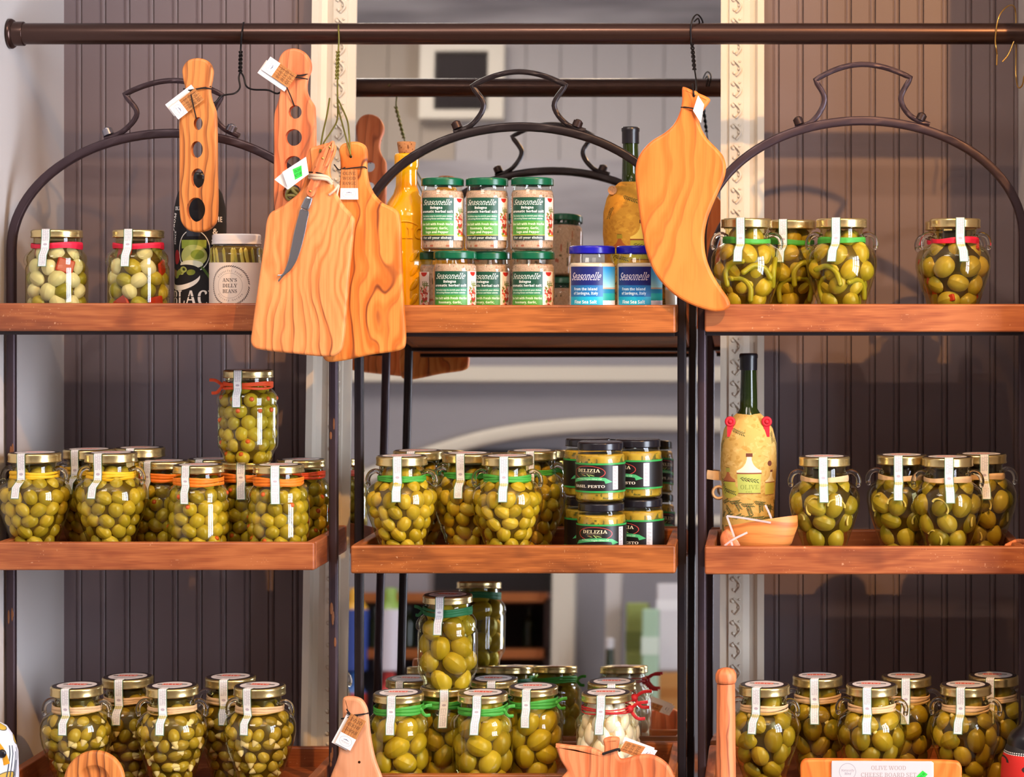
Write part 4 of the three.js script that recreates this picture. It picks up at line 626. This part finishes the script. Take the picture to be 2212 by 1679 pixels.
function swingTag(g, top, dir, len, wid, z, flap) { // tag hangs from "top" along "dir" (pixels), print runs down it
  const [dx, dy] = dir, n = Math.hypot(dx, dy), u = [dx / n, dy / n], w = [u[1], -u[0]], q = (s, t) => [top[0] + u[0] * s + w[0] * t, top[1] + u[1] * s + w[1] * t];
  card(g, 'swing_tag', [q(0, wid / 2), q(0, -wid / 2), q(len, -wid / 2), q(len, wid / 2)].map((c) => c), z, mt.tagPrint);
  card(g, 'tag_back', [q(2, wid / 2 + flap), q(2, -wid / 2 + flap), q(len + 3, -wid / 2 + flap), q(len + 3, wid / 2 + flap)], z - 0.0022, mt.paper);
}
swingTag(pad1, [431, 203], [-52, 40], 70, 32, PF + 0.004, -11);
swingTag(pad2, [632, 176], [-52, -36], 70, 34, PF + 0.001, 11);
line(pad2, [[605, 166, -0.002], [632, 163, 0.002], [650, 163, 0.002], [665, 160, -0.002]], 0.0011, PF - 0.004, mt.string, 'string'); line(pad2, [[605, 168, -0.002], [640, 167, 0.003], [664, 171, -0.002]], 0.0009, PF - 0.004, mt.string, 'string'); line(pad2, [[620, 190, 0.003], [628, 208, 0.003], [636, 229, 0]], 0.0009, PF - 0.004, mt.string, 'string');
part('raffia_knot', merge([0, 1, 2, 3].map((i) => new THREE.TorusGeometry(px(9 + 2 * i), px(3.6), 6, 14).rotateX(i * 0.8).rotateY(i * 0.5).translate((i - 1.5) * px(4), (i % 2) * px(8), 0))).translate(...loc(pad2, 634, 423, PF - 0.002).toArray()), M({ color: '#8a8448', roughness: 0.7 }), pad2);

const ZB = 0.008, ZA = 0.036;
const brdB = board('cutting_board', 'large olive wood cutting board with bold dark grain, behind the knife board', 'board', boardGeo([[752, 307], [772, 306], [787, 314], [792, 330], [791, 362], [796, 395], [808, 420], [826, 438], [846, 448], [858, 457], [863, 474], [866, 540], [870, 640], [875, 735], [872, 750], [862, 757], [800, 767], [730, 781], [706, 781], [697, 772], [692, 640], [690, 520], [700, 470], [716, 440], [728, 415], [734, 385], [734, 345], [732, 322], [738, 312]], ZB, 0.014, 0.004, [[758, 338, 2.4, 2.8]], 220), mt.olive, 'hanging cutting boards');
const brdA = board('cutting_board', 'olive wood cutting board with a cheese knife tied to its front', 'board', boardGeo([[668, 321], [690, 313], [712, 308], [723, 314], [722, 330], [713, 352], [711, 372], [716, 392], [727, 420], [742, 445], [757, 461], [764, 474], [763, 492], [752, 600], [741, 735], [735, 757], [720, 769], [690, 770], [640, 765], [570, 757], [549, 752], [541, 740], [543, 715], [556, 620], [570, 520], [576, 474], [584, 459], [600, 450], [625, 433], [645, 415], [656, 390], [661, 360], [663, 335]], ZA, 0.014, 0.004, [], 220), mt.oliveA, 'hanging cutting boards');
line(brdB, [[733, 367, -0.004], [740, 366, 0.002], [770, 362, 0.002], [788, 361, 0.001], [792, 364, -0.004]], 0.0009, ZB + 0.0145, mt.string, 'string'); line(brdB, [[722, 356, 0.004], [733, 367, 0.003], [745, 362, 0.002]], 0.0009, ZB + 0.0145, mt.string, 'string');
card(brdB, 'swing_tag', [[737, 366], [772, 366], [774, 431], [735, 431]], ZB + 0.018, mt.tagPrint);
// knife tied with a pale band
{
  const z = ZA + 0.0145, k = thing('cheese_knife', 'cheese knife with wooden handle and forked steel blade tied on the cutting board', 'knife', [X(660, z), Y(608, z), z]);
  const flat = (pts, t, zz, bev, mat, nm, n = 80) => { const s = new THREE.Shape(smooth(pts.map(([a, b]) => [X(a, zz), Y(b, zz)]), n).map((p) => V2(p.x, p.y))); const g = new THREE.ExtrudeGeometry(s, { depth: t - 2 * bev, bevelEnabled: true, bevelThickness: bev, bevelSize: bev, bevelOffset: -bev, bevelSegments: 3 }).translate(0, 0, zz + bev); return part(nm, shiftUV(g, 0.3, 0.2, 0.4).translate(-k.position.x, -k.position.y, -k.position.z), mat, k); };
  flat([[722, 305], [724, 316], [716, 345], [700, 380], [686, 410], [678, 427], [668, 424], [664, 414], [674, 388], [684, 358], [694, 332], [708, 314]], 0.011, z, 0.0022, mt.oliveRed, 'handle');
  flat([[667, 424], [677, 428], [675, 440], [667, 456], [657, 454], [652, 449], [656, 438], [662, 427]], 0.009, z + 0.0005, 0.003, mt.steel, 'bolster', 60);
  flat([[651, 451], [667, 456], [664, 480], [658, 510], [650, 540], [640, 566], [628, 584], [614, 596], [602, 609], [601, 606], [607, 598], [605, 596], [600, 597], [600, 594], [610, 592], [620, 572], [628, 540], [636, 500], [644, 470]], 0.0024, z + 0.002, 0.0009, mt.steel, 'blade', 140);
  for (const [a, b] of [[712, 318], [697, 342], [670, 413]]) part('rivet', new THREE.SphereGeometry(0.0017, 10, 6).scale(1, 1, 0.6).translate(...loc(k, a, b, z + 0.0112).toArray()), mt.brass, k);
  for (const o of [0, 6]) line(brdA, [[668, 378 + o, -0.002], [680, 379 + o, 0.012], [697, 380 + o, 0.0125], [708, 383 + o, 0.004], [716, 392 + o, -0.004]], 0.0024, z, mt.band, 'band');
  line(brdA, [[668, 372, 0.002], [690, 374, 0.0125], [706, 380, 0.006], [717, 388, -0.004]], 0.0009, z, mt.string, 'string');
  card(brdA, 'price_tag', [[610, 372], [661, 339], [667, 376], [623, 409]], z + 0.012, mt.price); card(brdA, 'tag_back', [[593, 388], [612, 372], [624, 408], [622, 410]], z + 0.008, mt.paper);
  line(brdA, [[712, 420, 0.001], [722, 412, 0.002], [731, 400, -0.002], [727, 422, -0.004]], 0.0018, z, mt.band, 'band');
}
const ZN = 0.012;
const ban = board('cutting_board', 'curved live-edge wooden board hanging from a black wire hook', 'board', boardGeo([[1474, 188], [1477, 187], [1505, 199], [1532, 212], [1534, 216], [1522, 234], [1510, 252], [1513, 272], [1527, 298], [1548, 320], [1562, 337], [1568, 358], [1565, 382], [1553, 412], [1537, 448], [1526, 480], [1521, 515], [1525, 555], [1538, 590], [1556, 620], [1573, 645], [1577, 660], [1568, 669], [1545, 673], [1505, 663], [1468, 645], [1436, 618], [1412, 586], [1396, 545], [1385, 490], [1377, 430], [1372, 375], [1375, 350], [1385, 328], [1406, 305], [1436, 286], [1455, 268], [1467, 245], [1473, 220]], ZN, 0.015, 0.0045, [[1499, 206, 2.6, 3]], 240), mt.pale, null);
line(ban, [[1472, 232, -0.004], [1482, 232, 0.002], [1500, 235, 0.003], [1510, 238, -0.004]], 0.0011, ZN + 0.0155, mt.string, 'string');
card(ban, 'price_tag', [[1508, 206], [1521, 226], [1514, 266], [1497, 239]], ZN + 0.02, mt.paper);
// wires
const wire = (name, label, paths, r, mat, group) => { const a = paths[0][0], g = thing(name, label, 'hook', [X(a[0], a[2]), Y(a[1], a[2]), a[2]], group); paths.forEach((p) => part('wire', capped(p.map(([x, y, z]) => V3(X(x, z), Y(y, z), z).sub(g.position)), r, 60, 7), mat, g)); return g; };
const RT = ROD_Z + ROD_R + 0.0024, RB = ROD_Z - ROD_R - 0.0024;
const twist = (x0, y0, x1, y1, z0, z1, n = 6) => [0, 1].map((s) => Array.from({ length: n * 4 + 1 }, (_, i) => { const t = i / (n * 4), a = t * n * Math.PI + s * Math.PI; return [x0 + (x1 - x0) * t + 3 * Math.cos(a), y0 + (y1 - y0) * t, z0 + (z1 - z0) * t + 0.002 * Math.sin(a)]; }));
wire('wire_hanger', 'black twisted wire hanger that carries the two paddles with holes', [[[521, 76, RB], [524, 53, ROD_Z - 0.008], [527, 49, ROD_Z], [525, 58, RT - 0.006], [522, 75, RT], [520, 110, RT - 0.004], [520, 150, -0.075]], ...twist(520, 112, 519, 154, RT - 0.004, -0.075, 5), [[519, 154, -0.075], [516, 168, -0.07], [518, 190, -0.066], [508, 201, -0.06], [480, 207, -0.055], [462, 222, -0.05], [440, 196, -0.047]], [[519, 154, -0.075], [526, 166, -0.07], [532, 186, -0.066], [545, 193, -0.06], [580, 195, -0.055], [600, 202, -0.053], [616, 190, -0.051]]], 0.0013, mt.wireBlack);
wire('wire_hook', 'green wire twisted over the rail, carrying the two large cutting boards', [[[731, 78, RB], [732, 52, ROD_Z], [731, 60, RT - 0.004], [732, 80, RT], [731, 110, RT], [729, 170, -0.05], [729, 212, -0.03]], ...twist(730, 112, 728, 170, RT, -0.05, 7), [[729, 212, -0.03], [731, 235, -0.02], [740, 270, 0.005], [748, 300, 0.02], [757, 334, 0.026], [759, 339, 0.012]], [[729, 212, -0.03], [735, 225, -0.02], [750, 260, 0.0], [754, 290, 0.02], [757, 334, 0.027]], [[729, 212, -0.03], [728, 260, -0.01], [715, 285, 0.01], [700, 308, 0.03], [693, 326, 0.052]], [[712, 213, -0.02], [706, 250, 0], [697, 290, 0.03], [691, 328, 0.052]]], 0.0012, mt.wireGreen);
wire('wire_hook', 'black twisted wire hook over the rail, carrying the curved board', [[[1514, 78, RB], [1518, 48, ROD_Z - 0.01], [1508, 32, ROD_Z], [1498, 38, RT - 0.004], [1492, 60, RT], [1493, 90, RT - 0.004], [1499, 140, -0.05], [1505, 192, 0.0], [1501, 206, 0.02]], [[1496, 182, 0.022], [1498, 200, 0.029], [1499, 208, 0.028]], [[1500, 46, RT - 0.004], [1508, 40, ROD_Z + 0.004], [1511, 52, ROD_Z - 0.01], [1508, 78, RB]], ...twist(1495, 95, 1500, 150, RT - 0.004, -0.042, 6)], 0.0012, mt.wireBlack);
wire('wire_hook', 'thin brass wire hook at the right end of the rail', [[[2154, 118, ROD_Z + 0.03], [2152, 104, RT], [2150, 88, RT - 0.001], [2158, 36, ROD_Z + 0.016], [2178, 13, ROD_Z], [2192, 17, ROD_Z - 0.02], [2195, 80, RB - 0.004], [2195, 168, RB], [2201, 190, ROD_Z], [2208, 185, RT - 0.01], [2212, 165, RT]], [[2154, 118, ROD_Z + 0.03], [2153, 140, ROD_Z + 0.03]], [[2190, 90, RT], [2178, 118, RT + 0.004], [2166, 133, RT + 0.008]]], 0.0011, mt.brass);

// ---------- things in front on the bottom shelf ----------
const ZF = 0.02;
{
  const g = board('paddle_board', 'plain olive wood paddle handle standing upright with a printed swing tag', 'board', boardGeo([[742, 1508], [765, 1507], [780, 1513], [791, 1530], [795, 1552], [799, 1590], [809, 1640], [822, 1676], [830, 1700], [836, 1740], [700, 1740], [706, 1700], [716, 1672], [728, 1640], [737, 1595], [739, 1550], [739, 1515]], ZF, 0.013, 0.0045, [[776, 1647, 2.2, 2.2]], 200), mt.plain);
  line(g, [[738, 1553, -0.004], [750, 1551, 0.001], [764, 1546, 0.002], [780, 1544, 0.001], [796, 1541, -0.004]], 0.0011, ZF + 0.0138, mt.string, 'string'); line(g, [[750, 1540, 0.004], [762, 1547, 0.003], [772, 1547, 0.002]], 0.001, ZF + 0.0138, mt.string, 'string'); line(g, [[749, 1533, 0.004], [756, 1542, 0.003], [763, 1547, 0.003]], 0.001, ZF + 0.0138, mt.string, 'string');
  swingTag(g, [774, 1550], [-34, 64], 72, 37, ZF + 0.018, -7);
  const p = board('fruit_board', 'olive wood serving board shaped like a fruit with a leaf and stalk', 'board', boardGeo([[1200, 1609], [1203, 1609], [1240, 1613], [1270, 1615], [1290, 1622], [1303, 1628], [1305, 1615], [1303, 1600], [1312, 1595], [1325, 1594], [1337, 1597], [1336, 1612], [1333, 1628], [1340, 1641], [1354, 1640], [1380, 1633], [1404, 1632], [1425, 1640], [1443, 1655], [1456, 1680], [1464, 1720], [1455, 1750], [1300, 1760], [1222, 1740], [1205, 1700], [1210, 1685], [1224, 1668], [1222, 1662], [1210, 1642]], ZF, 0.013, 0.004, [], 260), mt.oliveRed);
  line(p, [[1303, 1629, 0.001], [1318, 1624, 0.002], [1336, 1619, 0.001], [1338, 1622, -0.006]], 0.0018, ZF + 0.0135, mt.string, 'string');
  card(p, 'swing_tag', [[1352, 1601], [1338, 1622], [1405, 1646], [1420, 1622]].map(([a, b]) => [a, b]), ZF - 0.004, mt.tagPrint); card(p, 'tag_back', [[1349, 1592], [1414, 1616], [1411, 1628], [1345, 1606]], ZF - 0.006, mt.paper);
}
{ // round dish seen from the front, leaning on the rail
  const z = 0.012, g = thing('wooden_dish', 'round olive wood dish with a hollow, leaning in front of the bottom shelf', 'dish', [X(207, z), Y(1688, z), z]);
  const geo = lathe([[0, 0.004], [px(18), 0.0042], [px(28), 0.006], [px(33), 0.0105], [px(36), 0.012], [px(58), 0.012], [px(63), 0.0095], [px(65), 0.006], [px(63), 0.002], [px(58), 0], [0, 0]], 56).rotateX(Math.PI / 2 - 0.15), p = geo.attributes.position, uv = geo.attributes.uv; for (let i = 0; i < p.count; i++) uv.setXY(i, p.getX(i) + 0.1, p.getY(i) + 0.3);
  part('dish', geo, mt.oliveDark, g);
}
{ // rolling pin standing upright
  const z = 0.035, g = thing('rolling_pin', 'slim olive wood rolling pin standing upright beside the rack posts', 'rolling pin', [X(1568, z), Y(1760, z), z]), h = (y) => Y(y, z) - Y(1760, z);
  part('shaft', lathe([[0, 0], [px(21), 0], [px(21.5), 0.004], [px(20), h(1560)], [px(19.2), h(1478)], [px(17), h(1476.5)], [0, h(1476.5)]], 32), mt.oliveRed, g);
  part('end_knob', lathe([[px(17), h(1476)], [px(20.5), h(1475)], [px(22.5), h(1468)], [px(22), h(1456)], [px(17), h(1447)], [px(8), h(1443.5)], [0, h(1443)]], 32), mt.oliveRed, g);
  for (const c of g.children) { const p = c.geometry.attributes.position, uv = c.geometry.attributes.uv; for (let i = 0; i < p.count; i++) uv.setXY(i, Math.atan2(p.getX(i), p.getZ(i)) * 0.02 + 0.11, p.getY(i)); }
}
{ // boxed cheese board set
  const z = 0.03, g = board('cheese_board_set', 'pale cheese board with a printed paper sleeve and a bright green price sticker', 'board', boardGeo([[1738, 1643], [1748, 1642], [1900, 1643], [2060, 1646], [2070, 1648], [2077, 1656], [2078, 1680], [2079, 1770], [1727, 1770], [1729, 1680], [1730, 1652]], z, 0.014, 0.003, [], 200), mt.pale), w = X(2015, z) - X(1795, z);
  const s = rbox(w, 0.08, 0.019, 0.002, X(1905, z) - g.position.x, Y(1642, z) - 0.04 - g.position.y, 0); part('paper_sleeve', s, mt.paper, g);
  card(g, 'sleeve_print', [[1797, 1644], [2013, 1645], [2013, 1698], [1797, 1698]], z + 0.0172, mt.card); card(g, 'price_sticker', [[1978, 1680], [1993, 1665], [2004, 1673], [1990, 1688]], z + 0.0178, mt.greenTag);
}
{ // bundle of small wooden scoops in film
  const z = -0.035, y = shelfY('right', 1), g = thing('wooden_scoops', 'small wooden bowl and scoop wrapped in clear film below the apron bottle', 'scoop', [X(1645, z), y, z]);
  const bowl = lathe([[0, 0], [px(22), 0.0005], [px(48), px(16)], [px(64), px(46)], [px(66), px(64)], [px(62), px(64)], [px(56), px(46)], [px(40), px(22)], [0, px(10)]], 40).scale(1.22, 1.2, 0.62).rotateX(-0.15).rotateZ(0.16), p = bowl.attributes.position, uv = bowl.attributes.uv; for (let i = 0; i < p.count; i++) uv.setXY(i, p.getY(i) + 0.2, p.getX(i) + p.getZ(i));
  part('bowl', bowl.translate(px(10), px(16), 0), mt.oliveDark, g);
  part('scoop', new THREE.SphereGeometry(1, 22, 14).scale(px(24), px(34), px(16)).rotateZ(0.5).translate(-px(62), px(44), px(4)), mt.oliveRed, g);
  part('scoop_handle', capped([[-px(60), px(60), 0], [-px(30), px(82), 0], [px(10), px(66), 0]], px(5), 14, 8), mt.oliveRed, g);
  const edge = (a) => part('film_fold', sweep(smooth(a.map(([x, yy, zz]) => [px(x), px(yy), px(zz)]), 14, false), roundRectProfile(px(4.5), px(1.6), px(0.6)), V3(0, 0, 1)), mt.film, g);
  edge([[-74, 106, 26], [-40, 102, 28], [20, 92, 30]]); edge([[-74, 106, 26], [-66, 84, 28], [-58, 62, 30]]); edge([[8, 128, 10], [16, 112, 14], [24, 92, 18]]); edge([[-78, 44, 34], [-62, 56, 38], [-30, 72, 36]]); edge([[-64, 52, 38], [-56, 20, 38], [-50, 2, 36]]);
}
{ // dark bundle at the right end of the middle shelf
  const z = -0.06, g = thing('olive_wood_bundle', 'dark bundle of small wooden spoons at the right end of the middle shelf', 'spoons', [X(2196, z), shelfY('right', 1), z]);
  for (let i = 0; i < 4; i++) part('spoon', capped([[-px(22), px(6 + 10 * i), px(4 * i)], [0, px(14 + 10 * i), 0], [px(16), px(10 + 11 * i), -px(4 * i)]], px(6), 14, 8), mt.oliveRed, g);
}
// ---------- the far side of the shop, seen in the mirror ----------
{
  const W = scene.children.find((o) => o.name === 'wall_rear'), Z = REAR - 0.012;
  const pan = (name, w, h, x, y, d, mat) => part(name, box(w, h, d, x, y, REAR - d / 2), mat, W);
  pan('plaster_band', 2.4, 0.36, -0.75, 2.43, 0.02, mt.plaster); pan('plaster_band', 2.4, 0.25, -0.75, 3.21, 0.02, mt.plaster);
  for (let i = 0; i < 20; i++) pan('cladding_board', 0.117, 0.46, -1.87 + i * 0.12, 2.84, 0.02, i < 7 ? M({ color: '#a89a8c', roughness: 0.8 }) : M({ color: '#b1aaa9', roughness: 0.8 }));
  pan('wall_moulding', 2.4, 0.05, -0.75, 1.865, 0.05, mt.white);
  const v = thing('air_vent', 'white framed air vent high on the opposite wall, seen in the mirror', 'vent', [-1.065, 2.77, REAR - 0.02]);
  part('vent_frame', merge([box(0.29, 0.035, 0.05, 0, 0.23, -0.03), box(0.29, 0.03, 0.05, 0, -0.01, -0.03), box(0.05, 0.2075, 0.05, -0.12, 0.10875, -0.03), box(0.055, 0.2075, 0.05, 0.1175, 0.10875, -0.03)]), mt.white, v); part('vent_back', box(0.2, 0.22, 0.01, 0, 0.11, -0.012), mt.matteBlack, v);
  for (let i = 0; i < 13; i++) part('vent_slat', box(0.005, 0.21, 0.02, -0.09 + i * 0.0148, 0.11, -0.03), mt.ironB, v);
  part('arch_moulding', sweep(smooth([[-1.7, 1.36, REAR - 0.03], [-1.4, 1.5, REAR - 0.03], [-1.13, 1.6, REAR - 0.03], [-0.93, 1.655, REAR - 0.03], [-0.7, 1.685, REAR - 0.03], [-0.45, 1.695, REAR - 0.03], [0.1, 1.68, REAR - 0.03]], 40, false), roundRectProfile(0.05, 0.05, 0.012), V3(0, 0, -1)), mt.white, W);
  part('alcove_back', box(0.42, 0.5, 0.02, -0.92, 1.36, REAR - 0.011), mt.matteBlack, W);
  // wine shelves under the arch
  const s = thing('wine_shelf', 'dark wine shelf with wooden boards on the opposite wall, seen in the mirror', 'shelf', [-1.05, 0, REAR - 0.16]);
  part('shelf_back', box(0.66, 1.1, 0.02, 0, 0.555, 0.13), mt.matteBlack, s); for (const x of [-0.34, 0.33]) part('shelf_side', box(0.02, 1.1, 0.28, x, 0.555, 0), mt.boltDark, s);
  for (const y of [0.62, 0.93, 1.11]) part('shelf_board', box(0.66, 0.03, 0.28, 0, y, 0), mt.trayB, s);
  const b0 = wineBottle(430, 56), cols = [mt.black, mt.redRibbon, mt.boltDark]; let first = true;
  for (let i = 0; i < 6; i++) { const c = first ? b0 : b0.clone(); first = false; c.name = numbered('shelf_bottle'); c.position.set(-1.3 + i * 0.1, 0.947, REAR - 0.16 + (i % 2) * 0.06); c.scale.set(0.6, 0.5, 0.6); scene.add(c); tag(c, ['first', 'second', 'third', 'fourth', 'fifth', 'last'][i] + ' dark wine bottle from the left on the far wine shelf, seen in the mirror', 'bottle', 'far wine bottles in the mirror'); }
  // white post, pale column and packages to the right of the wine shelf
  part('column', box(0.07, 1.2, 0.12, -0.665, 0.6, REAR - 0.3), mt.white, W); part('corner_post', box(0.05, 1.62, 0.1, -0.505, 0.6, REAR - 0.3), mt.wall, W); part('wall_rail', box(0.6, 0.03, 0.05, -0.25, 1.37, REAR - 0.04), mt.white, W);
  const bx = (x, y0, w, h, z, col, label, roof) => { const g = thing('gift_package', label, 'package', [x, y0, z]); part('carton', rbox(w, h, 0.1, 0.006, 0, h / 2, 0), M({ color: col, roughness: 0.5 }), g); part('carton_band', box(w + 0.002, h * 0.12, 0.102, 0, h * 0.75, 0), M({ color: roof, roughness: 0.5 }), g); };
  bx(-0.42, 0.62, 0.07, 0.47, 3.46, '#8f9a52', 'tall olive green package across the shop, seen in the mirror', '#6f7a3a'); bx(-0.37, 0.62, 0.05, 0.45, 3.3, '#a9c4a8', 'pale mint green package across the shop, seen in the mirror', '#d4e0d0'); bx(-0.315, 0.88, 0.085, 0.27, 3.45, '#dcd6d8', 'white carton across the shop, seen in the mirror', '#eeeaea'); bx(-0.315, 0.62, 0.1, 0.255, 3.45, '#c98a48', 'wooden crate below the white carton, seen in the mirror', '#b5722f');
  const t = thing('display_table', 'wooden display table across the shop, seen in the mirror', 'table', [-0.6, 0, 3.36]); part('table_top', rbox(1.9, 0.04, 0.32, 0.006, -0.1, 0.6, 0), mt.tray, t); for (const [x, z] of [[-0.95, -0.12], [0.75, -0.12], [-0.95, 0.12], [0.75, 0.12]]) part('table_leg', box(0.05, 0.58, 0.05, x, 0.29, z), mt.boltDark, t);
  const gbt = wineBottle(420, 52, { seal: mt.lidWhite }); gbt.name = numbered('table_bottle'); gbt.scale.set(1.1, 1.32, 1.1); gbt.position.set(-0.5, 0.62, 3.36); scene.add(gbt); tag(gbt, 'green bottle with a white cap across the shop, seen in the mirror', 'bottle');
  const cc = [['#3a6ab0', '#e0a020'], ['#c0402c', '#3a66a8'], ['#d8d0da', '#c8423c'], ['#7a9a4a', '#d8d4de'], ['#3a4f9a', '#d8a030'], ['#d4ccd6', '#86a44a']];
  cc.forEach(([a, b], i) => { const g = thing('product_tin', ['blue and gold', 'red and blue', 'white and red', 'green and white', 'navy and gold', 'white and green'][i] + ' product tin on the far table at left, seen in the mirror', 'tin', [-1.42 + (i % 3) * 0.11, 0.62 + (i > 2 ? 0.26 : 0), 3.44]); part('tin_body', new THREE.CylinderGeometry(0.042, 0.042, 0.19, 24).translate(0, 0.095, 0), M({ color: a, roughness: 0.4 }), g); part('tin_cap', lathe([[0.042, 0.19], [0.02, 0.22], [0.02, 0.255], [0, 0.258]], 20), M({ color: b, roughness: 0.4 }), g); });
}
scene.traverse((o) => { if (o.isMesh) { o.castShadow = o.receiveShadow = true; } });
renderer.render(scene, camera);
